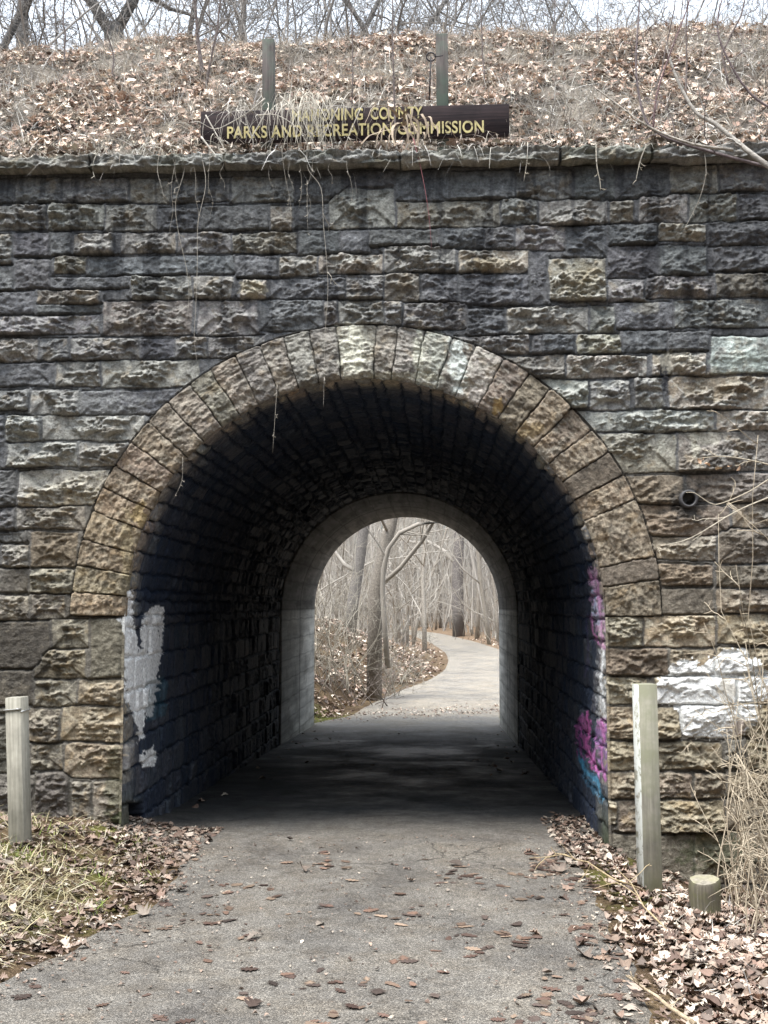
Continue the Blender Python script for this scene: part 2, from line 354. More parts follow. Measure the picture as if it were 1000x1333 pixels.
# embankment
xs = axis([(-60, -12, 2), (-12, -5, .3), (-5, 5, .06), (5, 12, .3), (12, 60, 2)])
ys = axis([(-8, .3, .5), (.3, 5.2, .06), (5.2, 14.5, .3)])
def emb_keep(x, y): return (np.abs(x-AX) > 10.1) | ((y >= .29) & (y < L2-.15))
X, Y = np.meshgrid(xs, ys, indexing='ij'); Z = E(X, Y)
ce = np.array([.13, .122, .114])*np.ones(X.shape+(1,)); t = sm(fbm(X*2, Y*2, 51, 4)*1.5+.5)[..., None]; ce = lerp(ce, np.array([.26, .245, .23]), t)
k = emb_keep(X, Y); km = k[:-1, :-1] & k[1:, :-1] & k[:-1, 1:] & k[1:, 1:]
emb = mesh_np('embankment', np.stack([X, Y, Z], -1), gridfaces(*X.shape, mask=km), M['soil'], None, ce.reshape(-1, 3))
tag(emb, 'steep leaf covered embankment above the stone wall', None, None, 'structure')

# ------------------------------------------------------------------ masonry layout traced course by course
TXT = """
0 232 18 264 D;20 232 80 264 G;82 232 168 264 G;169 232 222 264 L;224 232 299 262 G;301 230 384 263 G;386 228 449 264 D;450 222 514 243 D;428 246 514 297 L
516 222 584 262 d;586 222 670 260 d;671 222 745 259 G;747 215 800 259 D;802 215 870 259 D;872 215 935 250 L;937 213 1010 248 G
0 267 61 299 L;63 267 137 299 L;138 267 205 301 L;206 270 260 300 D;262 267 350 299 d;352 268 381 300 T;382 267 427 298 d
516 262 652 296 K;653 260 700 291 G;702 260 791 292 L;793 262 826 290 T;832 253 894 290 L;896 252 958 288 L;960 252 1010 286 D
0 305 17 344 G;19 303 65 334 d;67 303 93 332 d;96 304 150 331 L;158 303 229 329 L;231 302 302 329 G;303 303 388 329 T;390 300 442 331 d;444 300 480 330 d
481 299 570 319 d;572 297 630 324 D;632 296 670 325 D;671 294 735 325 G;737 294 790 336 D;792 292 856 318 D;857 292 918 314 Y;920 289 1010 320 D
0 347 18 378 d;21 338 66 376 d;71 334 113 356 T;115 333 305 358 d;306 333 362 361 d;364 333 414 358 L;415 331 499 356 Y
500 321 594 354 L;597 326 688 354 Y;690 328 713 396 D;715 335 789 391 Y;791 320 856 361 D;858 320 920 359 D;922 320 1010 353 D
66 361 170 376 d;0 380 46 408 d;48 378 130 396 T;48 397 134 408 d;172 360 250 389 G;252 360 303 388 L;314 364 348 390 Y;352 362 450 389 D;451 358 500 389 G
501 357 546 392 K;548 357 596 395 D;598 357 689 397 D;791 363 838 392 G;840 359 930 388 G;931 356 1010 386 B
0 411 130 435 G;134 391 250 436 K;258 391 336 436 L;338 391 420 431 D;421 391 440 424 L;441 391 500 423 L;501 393 524 423 G;525 394 608 428 G;609 402 658 436 D;660 400 765 434 L;767 398 800 433 G;802 394 875 428 d;877 390 1010 426 G
0 440 50 470 L;52 440 90 469 G;92 440 182 469 G;184 440 228 468 D;229 439 270 467 G;271 438 345 466 G
590 437 690 460 G;692 437 706 460 d;707 436 748 460 D;750 435 808 460 Y;810 430 868 458 d;870 432 922 456 d;924 438 1010 486 P
0 472 70 503 d;73 471 132 503 L;134 470 260 504 L;640 463 735 491 K;737 463 843 491 Y;849 461 860 490 Y;871 459 919 488 Y
0 508 38 534 G;40 508 103 540 L;105 508 235 540 d;690 494 766 532 W;768 495 819 533 W;825 493 863 531 W;870 490 1010 532 Z
8 541 54 575 W;56 541 190 573 L;0 541 6 610 D;740 535 930 561 W;932 534 1010 561 Y
10 577 102 607 W;104 576 165 607 L;770 564 880 615 L;882 562 1010 613 K
25 612 150 658 W;0 612 22 658 D;800 619 890 656 B;892 617 1010 653 B
0 661 20 688 D;22 660 112 689 G;800 658 950 697 B;952 655 1010 686 T
0 692 32 705 D;4 708 38 738 G;40 693 102 738 B;0 740 38 771 s;40 741 96 772 G;840 699 932 729 L;840 735 929 762 B;840 766 930 800 s;935 688 1010 732 B;933 735 1010 764 B;933 767 1010 797 T
0 775 39 807 G;42 774 86 806 G;0 809 65 870 s;68 806 116 843 G;118 805 172 882 s;46 846 112 882 T;0 873 44 918 s
46 885 100 919 G;102 885 172 918 T;38 922 78 965 G;80 921 172 965 T;42 968 82 1002 G;84 968 172 1013 T;0 921 36 1005 D
0 1008 45 1070 D;47 1006 90 1070 D;94 1018 120 1070 G;122 1017 172 1071 G;90 1074 172 1150 s;0 1073 88 1150 D
780 801 836 842 L;838 801 930 842 Y;932 800 1010 838 T;780 845 870 879 B;872 845 930 877 T;932 843 1010 876 T
780 882 842 915 L;852 881 957 917 T;959 880 1010 915 T;780 919 849 962 T;851 921 885 962 T;887 918 960 961 T;962 917 1010 960 T
780 966 850 1003 T;852 966 940 1002 K;942 964 970 1000 D;972 964 1010 1000 T;780 1006 850 1039 T;852 1006 900 1039 K;902 1006 945 1039 K;947 1005 1010 1037 T
780 1042 803 1074 L;804 1042 850 1083 K;852 1042 943 1083 T;945 1041 1010 1081 K;780 1087 902 1150 s;904 1086 950 1150 G;952 1084 1010 1150 G"""
TONE = dict(D=(.062, .065, .069), d=(.066, .069, .073), G=(.106, .106, .101), L=(.160, .156, .138), T=(.145, .128, .100), K=(.110, .098, .083),
            B=(.088, .074, .061), W=(.17, .172, .160), Y=(.20, .18, .140), Z=(.20, .172, .130), P=(.27, .31, .28), s=(.070, .067, .062))
TONE = {k: tuple((.68*v_+.32*sum(v)/3)*(2.1 if k in 'DdsGBK' else 1.85) for v_ in v) for k, v in TONE.items()}
ROUGH = dict(D=.55, d=.28, G=.85, L=1, T=.8, K=.8, B=.6, W=1.1, Y=1.1, Z=1.1, P=.25, s=.12)
stones = []
for ln in TXT.strip().splitlines():
    for it in ln.split(';'):
        q = it.split(); x0, y0, x1, y1 = map(float, q[:4])
        p0 = un(x0, (y0+y1)/2, 0); p1 = un(x1, (y0+y1)/2, 0); zt = un((x0+x1)/2, y0, 0)[2]; zb = un((x0+x1)/2, y1, 0)[2]
        a, b = p0[0], p1[0]
        if x0 <= 0: a = -3.25+random.uniform(-.02, .02)
        if x1 >= 1005: b = 2.48+random.uniform(-.02, .02)
        stones.append((a, zb-.003, b, zt+.003, q[4]))
def coursed(xa, xb, za, zb, hmin, hmax, wmin, wmax, tones, rnd):
    z = za
    while z < zb:
        h = rnd.uniform(hmin, hmax)
        if z+h > zb-.05: h = zb-z
        x = xa
        while x < xb:
            w = rnd.uniform(wmin, wmax)
            if x+w > xb-.12: w = xb-x
            stones.append((x+.006, z+.006, x+w-.006, z+h-.006, rnd.choice(tones))); x += w
        z += h
rnd = random.Random(5)
coursed(-10.4, -3.26, -.9, WTOP, .13, .24, .25, .75, 'DdGGLKTs', rnd)
coursed(2.49, 9.6, -.9, WTOP, .13, .24, .25, .75, 'DdGLTTKBs', rnd)
coursed(-3.26, -2.1, -.95, -.3, .15, .2, .3, .6, 'sDG', rnd)
coursed(1.14, 2.49, -.95, -.3, .15, .2, .3, .6, 'sDG', rnd)

def stone_field(Xg, Zg, sts, wa=.010, seed=60, m=.06):
    """signed distances to a list of rectangles on a (warped) grid"""
    Xw = Xg+wa*fbm(Xg*5, Zg*5, seed, 3)+.5*wa*gn(Xg*22, Zg*22, seed+4); Zw = Zg+wa*fbm(Xg*4, Zg*6, seed+7, 3)+.4*wa*gn(Xg*25, Zg*22, seed+5)
    s1 = np.full(Xg.shape, 9.); s2 = s1.copy(); idx = np.full(Xg.shape, -1); vf = np.zeros(Xg.shape)
    xa = Xg[:, 0]; za = Zg[0]
    for i, (x0, z0, x1, z1, t) in enumerate(sts):
        i0, i1 = np.searchsorted(xa, [x0-m, x1+m]); j0, j1 = np.searchsorted(za, [z0-m, z1+m])
        if i1 <= i0 or j1 <= j0: continue
        sl = (slice(i0, i1), slice(j0, j1))
        rd = min(.018, (x1-x0)*.2, (z1-z0)*.2)
        dx = np.abs(Xw[sl]-(x0+x1)/2)-(x1-x0)/2+rd; dz = np.abs(Zw[sl]-(z0+z1)/2)-(z1-z0)/2+rd
        s = np.hypot(np.maximum(dx, 0), np.maximum(dz, 0))+np.minimum(np.maximum(dx, dz), 0)-rd
        a = s1[sl]; better = s < a; vf[sl] = np.where(better, sm((dx-dz)/.012+.5), vf[sl])
        s2[sl] = np.where(better, a, np.minimum(s2[sl], s)); idx[sl] = np.where(better, i, idx[sl]); s1[sl] = np.where(better, s, a)
    e = np.minimum(-s1, (s2-s1)/2)
    global VF; VF = vf
    return e, idx
def rock(Xg, Zg, e, idx, sts, rng, p0=.014, pr=.022, edge=.011, amp=1.0, seed=80, kp=6):
    n = len(sts); A = np.array([(s[0], s[1], s[2], s[3]) for s in sts]+[(0, 0, 1, 1)])
    R = np.array([ROUGH[s[4]] for s in sts]+[0]); cx = (A[:, 0]+A[:, 2])/2; cz = (A[:, 1]+A[:, 3])/2; hw = (A[:, 2]-A[:, 0])/2; hh = (A[:, 3]-A[:, 1])/2
    lx = Xg-cx[idx]; lz = Zg-cz[idx]
    lxw = lx+.040*fbm(Xg*8, Zg*9, seed+20, 4, .6); lzw = lz+.034*fbm(Xg*8, Zg*9, seed+24, 4, .6)
    F = np.full(Xg.shape, 9.)
    for k in range(kp):
        ang = rng.uniform(0, 2*np.pi, n+1); st = rng.uniform(.3, 1.0, n+1) if k < 2 else rng.uniform(.05, .55, n+1)
        if k < 2: ang = np.where(rng.rand(n+1) < .5, 1, -1)*(1.57+rng.uniform(-.5, .5, n+1))*(1 if k == 0 else -1)
        c0 = rng.uniform(.0, 1., n+1)*.035
        F = np.minimum(F, c0[idx]-st[idx]*(np.cos(ang[idx])*lxw+np.sin(ang[idx])*lzw)*.8)
    F = np.clip(F, -.045, .06)
    det = .034*(ridged(Xg*6+gn(Xg*5, Zg*9, seed+50)*.5, Zg*15, seed, 6, .6)-.35)+.014*fbm(Xg*24, Zg*32, seed+9, 3)+.012*gn(Xg*4, Zg*7, seed+13)
    det2 = .009*np.floor(2.2*fbm(Xg*6+2, Zg*10, seed+15, 3))
    pi_ = (p0+pr*rng.rand(n+1))[idx]; r = R[idx]*amp
    h = pi_*(.4+.6*np.minimum(r+.2, 1))+r*(F+det+det2)+.003*fbm(Xg*30, Zg*30, seed+30, 3)
    t = sm(e/edge)**.8
    mort = .004*fbm(Xg*18, Zg*18, seed+40, 3)-.006
    dk = sm(1-np.abs(e+.001)/.008)*.010
    if seed == 80: mort = mort+VF*.016*(1-sm((Zg-4.5)/.05)); dk = dk*(1.25-1.15*VF)
    return np.where(idx >= 0, mort+t*np.maximum(h-mort, .002), mort)-dk*(1-t), t
def tones(Xg, Zg, e, idx, sts, rng, h, t, mortar=(.135, .138, .142), seed=120):
    C = np.array([TONE[s[4]] for s in sts]+[mortar]); C = C*rng.uniform(.85, 1.18, (len(C), 1))*rng.uniform(.97, 1.03, (len(C), 3))
    c = C[idx]
    n1 = fbm(Xg*5, Zg*7, seed, 5, .6); n2 = fbm(Xg*22, Zg*26, seed+9, 4, .6)
    isW = np.array([s[4] in 'WPZY' for s in sts]+[False])[idx]; isL = np.array([s[4] in 'LTKG' for s in sts]+[False])[idx]
    dark = np.array([.050, .052, .058])
    c = lerp(c, dark, (sm(n1*1.5+.0)*np.where(isW, .3, np.where(isL, .42, .25)))[..., None])
    c = c*np.clip(1+.45*n2, .4, 1.8)[..., None]
    gz = np.gradient(h, axis=1)/np.maximum(np.gradient(Zg, axis=1), 1e-4); led = np.clip(-gz*1.2, 0, 1)
    wf = np.clip(sm((fbm(Xg*11, Zg*16, seed+30, 4, .6)-.10)*3)+.9*led*sm(.5+fbm(Xg*5, Zg*8, seed+33, 3)), 0, 1)*np.where(isW, .75, np.where(isL, .34, .07))
    c = lerp(c, np.array([.46, .46, .42]), (wf*t)[..., None])
    yf = sm((fbm(Xg*7+5, Zg*8, seed+50, 4, .6)-.35)*3)*np.where(isW | isL, .35, .0)
    c = lerp(c, np.array([.34, .25, .13]), (yf*t*.7)[..., None])
    mc = np.array(mortar)*(1+.3*n2)[..., None]
    return lerp(mc, np.clip(c, .006, .8), sm(t*1.3)[..., None])
def inpoly(px, py, poly):
    r = np.zeros(px.shape, bool); n = len(poly)
    for i in range(n):
        x0, y0 = poly[i]; x1, y1 = poly[(i+1) % n]
        if y0 == y1: continue
        k = ((y0 > py) != (y1 > py)) & (px < (x1-x0)*(py-y0)/(y1-y0)+x0); r ^= k
    return r
def paint(c, px, py, poly, col, w=4, hole=-9, seed=200, a=.93):
    qx = px+w*fbm(px/9, py/9, seed, 3); qy = py+w*fbm(px/9, py/11, seed+5, 3)
    m = inpoly(qx, qy, poly) & (fbm(px/7, py/7, seed+8, 4, .6) > hole)
    c[m] = lerp(c[m], np.array(col), a); return c
def spot(c, px, py, x, y, rx, ry, col, s, seed=210):
    d = np.hypot((px-x)/rx, (py-y)/ry)+.45*fbm(px/12, py/12, seed, 4, .6)
    return lerp(c, np.array(col), (s*sm((1.1-d)*2.2))[..., None])

# ---- bridge -------------------------------------------------------
bridge = empty('stone_bridge', (AX, 0, 0), 'old coursed stone railway bridge with round arch tunnel over the path', 'bridge')
def to_local(o): o.location = (-AX, 0, 0); return o
xs = np.unique(np.round(np.concatenate([axis([(-10.4, -3.3, .035), (-3.3, 2.5, .0068), (2.5, 9.5, .035)]), [AX-AR, AX+AR, AX-AR-.004, AX+AR+.004]]), 4))
zs = axis([(-.9, -.32, .03), (-.32, WTOP-.004, .0068)])
X, Z = np.meshgrid(xs, zs, indexing='ij')
rng = np.random.RandomState(21)
e, idx = stone_field(X, Z, stones)
r = np.hypot(X-AX, Z-AZ); up = Z > AZ
dring = np.where(up, r-RO, np.where(Z > AZ-.02, 0.05, .5))
e_st = e; e = np.minimum(e, dring)
h, t = rock(X, Z, e, idx, stones, rng, amp=1.12)
edge_in = np.where(up, .5, np.abs(X-AX)-AR)      # worn quoin edge along the jambs
h = h-.025*sm(1-edge_in/.05)*sm(h/.01); h = np.where((edge_in < .02) & (h < .012), .012, h)
h = np.where(up & (r < RO), -.012, h)
h = h*lerp(1., .45, sm((Z-4.40)/.12))
PX, PY = proj(X, 0*X, Z)
pm = sm(1.25-np.hypot((PX-930)/75, (PY-905)/62))
h = lerp(h, .030*t+.45*h*t, pm)
c = tones(X, Z, e, idx, stones, rng, h, t)
brown = np.clip(sm(1-(r-RO)/.9)*sm((3.0-Z)/.8)+sm((2.0-Z)/1.0), 0, 1)
c = lerp(c, c*np.array([1.10, 1.0, .84])+np.array([.012, .009, .005]), brown[..., None])
c = c*lerp(1., .78, sm((Z-3.9)/.7))[..., None]
# long dark run-off stains and white lime runs
run = sm((fbm(X*7, Z*.7, 160, 4, .6)-.12)*2.6)*sm((Z-2.4)/1.5); c = lerp(c, np.array([.035, .037, .043]), (run*.55)[..., None])
for x, y, rx, ry, cc, s in ((866, 478, 8, 32, (.012, .013, .02), .95), (940, 500, 60, 20, (.30, .24, .15), .4), (755, 365, 30, 28, (.30, .27, .19), .5),
        (985, 470, 60, 14, (.36, .42, .38), .5), (452, 432, 12, 14, (.45, .44, .36), .8), (330, 377, 18, 12, (.42, .38, .27), .6), (880, 470, 30, 14, (.5, .47, .38), .5),
        (520, 455, 60, 10, (.4, .4, .36), .2), (640, 345, 36, 10, (.45, .38, .26), .5), (110, 555, 90, 60, (.42, .43, .40), .22), (850, 548, 90, 12, (.44, .46, .42), .4),
        (860, 560, 8, 40, (.42, .42, .36), .5), (905, 575, 6, 40, (.45, .44, .36), .6), (920, 570, 30, 10, (.5, .48, .4), .6), (895, 655, 30, 24, (.035, .035, .035), .8),
        (840, 400, 20, 12, (.4, .38, .3), .3), (30, 850, 60, 60, (.035, .033, .032), .6), (930, 870, 14, 10, (.4, .3, .2), .4),
        (940, 1110, 60, 30, (.05, .065, .025), .6), (165, 1080, 25, 30, (.06, .075, .03), .8), (150, 1020, 12, 60, (.08, .085, .04), .5)):
    c = spot(c, PX, PY, x, y, rx, ry, cc, s)
WHITE = [(868, 880), (872, 866), (885, 860), (900, 858), (912, 868), (920, 860), (935, 850), (952, 843), (965, 842), (978, 852), (990, 866), (1004, 876), (1000, 905), (985, 918), (984, 940), (968, 952), (955, 961), (886, 961), (884, 930), (874, 918), (852, 918), (852, 900), (856, 880)]
c = paint(c, PX, PY, WHITE, (.86, .87, .85), 5, -1.5, a=.97)
c = spot(c, PX, PY, 945, 895, 12, 16, (.45, .38, .26), .45); c = spot(c, PX, PY, 958, 948, 12, 14, (.30, .18, .10), .6)
c = paint(c, PX, PY, [(152, 805), (166, 800), (168, 830), (160, 822), (158, 812)], (.6, .61, .6), 2)
c = c*(1-.35*sm(1-np.abs(e_st)/.005)*(idx >= 0)*(1-.8*VF))[..., None]
keep = ~((up & (r < RO-.06)) | (~up & (np.abs(X-AX) < AR-.001)))
km = keep[:-1, :-1] & keep[1:, :-1] & keep[:-1, 1:] & keep[1:, 1:]
o = mesh_np('wall', np.stack([X, -h, Z], -1), gridfaces(*X.shape, mask=km), M['stone'], bridge, c.reshape(-1, 3)); to_local(o)
o['label'] = 'coursed rock-faced stone wall, blackened above and brown beside the arch'

# ---- voussoir ring ------------------------------------------------
JA = [0, 4.8, 10, 15.2, 21.2, 26.3, 31.2, 36.7, 41.9, 47.4, 53.1, 58.1, 63.6, 69, 73.9, 79.2, 84.6, 92.5, 96.9, 102.4, 107.8, 112.7, 118.8, 124.4, 129.7, 135.3, 140.8, 146.2, 151.5, 156.8, 168.5, 173, 180]
JT = 'TTTTTKKKGGGGLGLLYGLWLWKBTKKsKGsKK'
vst = [(math.radians(a)*1.81, AR, math.radians(b)*1.81, RO+.004, tt) for a, b, tt in zip(JA[:-1], JA[1:], JT)]
vst = [(a, b-.05, c_, d-.004, t_) for a, b, c_, d, t_ in vst]
sa = np.linspace(0, math.pi, 900); rr = np.linspace(AR+.0015, RO+.012, 62)
A_, R_ = np.meshgrid(sa, rr, indexing='ij')
TONE['W'] = (.40, .40, .36); TONE['K'] = (.29, .26, .225); TONE['B'] = (.24, .21, .175); TONE['G'] = (.29, .275, .24); TONE['s'] = (.18, .17, .155); TONE['T'] = (.31, .275, .225)
ROUGH2 = dict(ROUGH); ROUGH.update({k_: min(v_, .42) for k_, v_ in ROUGH.items()})
e, idx = stone_field(A_*1.81, R_, vst, .007, 300)
e = np.minimum(e, RO+.006-R_)
h, t = rock(A_*1.81, R_, e, idx, vst, rng, .026, .014, .007, 1.1, 320)
h = h-.02*sm(1-(R_-AR)/.03)+.004
X = AX-R_*np.cos(A_); Z = AZ+R_*np.sin(A_); PX, PY = proj(X, 0*X, Z)
c = tones(X, Z, e, idx, vst, rng, h, t, (.06, .058, .055), 330)
c = lerp(c, c*np.array([.86, .77, .65]), sm(1.35-np.sin(A_))[..., None])
c = c*(1.0)
for x, y, rx, ry, cc, s in ((460, 455, 20, 44, (.66, .65, .54), .95), (545, 465, 8, 40, (.60, .60, .50), .85), (595, 475, 14, 40, (.60, .64, .60), .9), (570, 465, 12, 40, (.40, .42, .37), .5), (650, 530, 10, 11, (.50, .34, .12), .6),
        (690, 560, 18, 12, (.36, .26, .12), .5), (182, 668, 10, 16, (.50, .38, .18), .55), (166, 710, 8, 60, (.42, .35, .2), .35), (700, 590, 30, 8, (.45, .44, .38), .35), (530, 490, 60, 6, (.4, .38, .28), .5), (300, 570, 80, 8, (.35, .33, .27), .25)):
    c = spot(c, PX, PY, x, y, rx, ry, cc, s)
c = c*(1-.5*sm(1-np.abs(e)/.004)*(idx >= 0))[..., None]
Yv = -h-.004
n_, m_ = X.shape
# skirt: outer side goes back into the wall, inner side turns onto the soffit
V = np.stack([X, Yv, Z], -1); out = V[:, -1:].copy(); out[..., 1] = .03; inn = V[:, :1].copy(); inn[..., 1] = .05
V = np.concatenate([inn, V, out], 1); cc_ = np.concatenate([c[:, :1], c, c[:, -1:]], 1)
o = mesh_np('arch_ring', V, gridfaces(*V.shape[:2])[:, ::-1], M['stone'], bridge, cc_.reshape(-1, 3)); to_local(o)
o['label'] = 'ring of narrow brown voussoirs with pale lime streaks at its crown'
ROUGH.update(ROUGH2)

# ---- coping ---------------------------------------------------------
cst = []; x = -10.4; rnd = random.Random(8)
while x < 9.5:
    w = rnd.uniform(.55, 1.3); cst.append((x+.004, -.2, x+w-.004, 1.2, rnd.choice('GGLLd'))); x += w
xs = axis([(-10.4, -3.4, .05), (-3.4, 2.6, .01), (2.6, 9.5, .05)])
prof = [(.10, 0), (-.02, -.002)]+[(-.110+.008*k/14, .080*k/14) for k in range(15)]+[(-.08, .088), (.0, .10), (.12, .13), (.30, .13), (.42, .05)]
pv = np.array(prof); sl = np.concatenate([[0], np.cumsum(np.hypot(*np.diff(pv, axis=0).T))])
XX, SS = np.meshgrid(xs, sl, indexing='ij'); PYY = np.broadcast_to(pv[:, 0], XX.shape); PZ = np.broadcast_to(pv[:, 1], XX.shape)
e, idx = stone_field(XX, SS, cst, .004, 350, .5); hh = np.where(SS < .01, 0, .042*(ridged(XX*4, SS*12, 352, 5)-.4)+.022*fbm(XX*12, SS*22, 353, 4)-.02*sm(1-e/.012))
botn = .02*fbm(XX*3, XX*0, 358, 4)
c = tones(XX, SS, e, idx, cst, rng, hh, sm(e/.01), (.03, .03, .03), 360); c = lerp(c, np.array([.09, .10, .06]), (sm(fbm(XX*3, SS*8, 366, 4)*2)*.35)[..., None])
o = mesh_np('coping', np.stack([XX, PYY-hh, WTOP+PZ+botn*(SS < .2)+.4*hh*(SS > .25)], -1), gridfaces(*XX.shape), M['stone'], bridge, c.reshape(-1, 3)); to_local(o)
o['label'] = 'row of lichen grey coping slabs overhanging the wall'

# ---- tunnel lining --------------------------------------------------
S0 = -(AZ+.75); SA = math.pi*AR
def vaultpt(s, off):                      # s along the profile, off = inward displacement
    r_ = AR-off
    a = np.clip(s/AR, 0, math.pi)
    x = AX-r_*np.cos(a); z = AZ+r_*np.sin(a)
    z = np.where(s < 0, AZ+s, np.where(s > SA, AZ-(s-SA), z)); return x, z
ss = axis([(S0, SA-S0, .0125)]); yv = axis([(-.008, 1.2, .0085), (1.2, 3, .014), (3, L1, .024)])
vs = []; rnd = random.Random(12); s = S0
while s < SA-S0:
    jam = s < -.02 or s > SA
    hgt = rnd.uniform(.15, .23) if jam else rnd.uniform(.07, .15)
    if s < 0 < s+hgt: hgt = -s if -s > .05 else hgt
    y = -.05; first = True
    while y < L1:
        w = rnd.uniform(.28, .5) if first else (rnd.uniform(.16, .42) if jam else rnd.uniform(.14, .40)); first = False
        vs.append((s+.004, y+.004, s+hgt-.004, y+w-.004, rnd.choice('DdGKs') if jam else rnd.choice('DdGGsDKL'))); y += w
    s += hgt
SG, YG = np.meshgrid(ss, yv, indexing='ij')
e, idx = stone_field(SG, YG, vs, .016, 400, .05)
h, t = rock(SG, YG, e, idx, vs, rng, .005, .014, .012, .50, 420, 3)
h = h-.022*sm(1-(YG+.02)/.04)
c = tones(SG, YG, e, idx, vs, rng, h, t, (.014, .015, .018), 430)
X, Z = vaultpt(SG, h*sm((YG+.008)/.03)); PX, PY = proj(X, YG, Z)
# soot, with navy shadow put into its colour: blackened stones, cleaner in the first half metre and on the lowest courses near the mouth
soot_and_shade = np.clip(sm((YG-.05)/.5)*.5+.5, 0, 1)*np.where(Z > AZ, 1., .93)
c = lerp(c*1.0, np.array([.009, .020, .046]), (soot_and_shade*.9)[..., None])
jambL = (SG < .0) & (YG < 1.6)
lime = sm((fbm(SG*3, YG*9, 440, 4, .6)-.25)*3)*(Z < AZ-.1)*.10; c = lerp(c, np.array([.12, .16, .16]), lime[..., None])
patchy = (np.array([random.random() for _ in range(len(vs)+1)])[idx] > .955)*t*.14; c = lerp(c, np.array([.22, .22, .21]), patchy[..., None])
L_ = X < AX; Rr = ~L_; nr = YG < 2.2
c2 = c.copy()
PL = [[(164, 770), (172, 766), (173, 800), (178, 830), (182, 850), (186, 838), (184, 815), (190, 795), (205, 786), (214, 790), (212, 840), (207, 870), (206, 900), (200, 915), (199, 930), (192, 935), (190, 925), (186, 960), (182, 968), (178, 945), (172, 925), (164, 918), (160, 905), (163, 880), (160, 850), (152, 820), (154, 804)],
      [(182, 984), (190, 980), (200, 970), (202, 990), (196, 1000), (186, 998)]]
for p in PL: c2 = paint(c2, PX, PY, p, (.90, .90, .88), 4, -1.1, 450)
c[L_ & nr] = c2[L_ & nr]
c2 = c.copy()
for p, col_ in (([(764, 740), (776, 740), (788, 800), (790, 845), (782, 842), (772, 800)], (.62, .35, .55)), ([(768, 750), (772, 742), (779, 790), (776, 795)], (.70, .60, .68)),
                ([(772, 788), (780, 786), (782, 815), (774, 812)], (.35, .50, .62)), ([(778, 842), (788, 845), (790, 940), (778, 935), (774, 900), (779, 875)], (.60, .62, .62)),
                ([(780, 935), (791, 935), (791, 1010), (784, 1000), (776, 985), (775, 950)], (.42, .20, .50)), ([(780, 935), (789, 935), (788, 955), (780, 950)], (.55, .2, .42)),
                ([(762, 925), (768, 930), (768, 970), (776, 990), (781, 1010), (774, 1010), (765, 985), (760, 965), (752, 950), (748, 975), (744, 960), (750, 940)], (.60, .12, .42)),
                ([(757, 985), (765, 998), (778, 1012), (787, 1045), (781, 1050), (776, 1035), (764, 1022)], (.08, .26, .42)),
                ([(735, 945), (742, 950), (746, 985), (738, 975)], (.30, .10, .28))):
    c2 = paint(c2, PX, PY, p, col_, 5, -.3, 460, .38)
def strokes(c, lst):
    for pts, w_, col_, a_ in lst:
        dmin = np.full(PX.shape, 99.); qx = PX+2.2*fbm(PX/8, PY/14, 480, 3); qy = PY+2*fbm(PX/9, PY/12, 481, 2)
        for (x0, y0), (x1, y1) in zip(pts[:-1], pts[1:]):
            dx, dy = x1-x0, y1-y0; tt_ = np.clip(((qx-x0)*dx+(qy-y0)*dy)/(dx*dx+dy*dy), 0, 1); dmin = np.minimum(dmin, np.hypot((qx-x0-tt_*dx)*1.6, qy-y0-tt_*dy))
        c = lerp(c, np.array(col_), (.72*a_*sm((w_-dmin)/(w_*.7)))[..., None])
    return c
c2 = strokes(c2, [([(768, 745), (774, 780), (770, 815), (778, 838)], 3, (.56, .20, .42), .8), ([(776, 750), (781, 800), (786, 842)], 3, (.55, .25, .45), .8), ([(770, 770), (776, 775), (772, 800)], 3, (.3, .55, .7), .7),
    ([(764, 925), (768, 950), (763, 968), (770, 985), (778, 1005)], 3.5, (.60, .14, .42), .9), ([(783, 938), (786, 960), (782, 990), (788, 1015)], 4, (.55, .18, .45), .85), ([(776, 960), (772, 990), (780, 1012)], 2.5, (.75, .3, .7), .8),
    ([(748, 945), (746, 965), (752, 985)], 3, (.55, .12, .42), .6), ([(758, 930), (754, 960), (760, 990)], 2.5, (.45, .10, .4), .6), ([(756, 990), (766, 1008), (777, 1015), (784, 1040)], 4, (.08, .30, .48), .9),
    ([(752, 975), (760, 1000)], 3, (.06, .3, .5), .6), ([(786, 850), (782, 880), (787, 920)], 4, (.8, .82, .82), .8), ([(764, 800), (766, 850), (762, 880)], 2.5, (.14, .12, .26), .5)])
nr2 = YG < 1.6; c[Rr & nr2] = c2[Rr & nr2]
c = spot(c, PX, PY, 228, 890, 10, 20, (.01, .07, .11), .0)
tq = (L_ & (YG > .6) & (YG < 1.2) & (Z > .75) & (Z < 1.05)); c[tq] = lerp(c[tq], np.array([.02, .10, .14]), .35)
mossy = sm((.45-Z)/.5)*sm((.6-YG)/.5)*.7; c = lerp(c, np.array([.06, .075, .025]), mossy[..., None])
brn = sm((.35-YG)/.35)*.75*(Z > .4); c = lerp(c, np.clip(c*np.array([3.2, 2.7, 2.0]), 0, .7), (brn*(c.max(-1) < .15))[..., None])
hole = L_ & (PX > 168) & (PX < 187) & (PY > 1045) & (PY < 1085) & (YG < .6)   # missing stone at the foot of the left jamb
h = np.where(hole, -.16, h); c[hole] *= .3
X, Z = vaultpt(SG, h*sm((YG+.008)/.03))
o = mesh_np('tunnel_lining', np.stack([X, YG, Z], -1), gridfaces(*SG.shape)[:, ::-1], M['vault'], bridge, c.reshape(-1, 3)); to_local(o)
o['label'] = 'soot black rubble stone barrel vault and side walls with paint near the mouth'
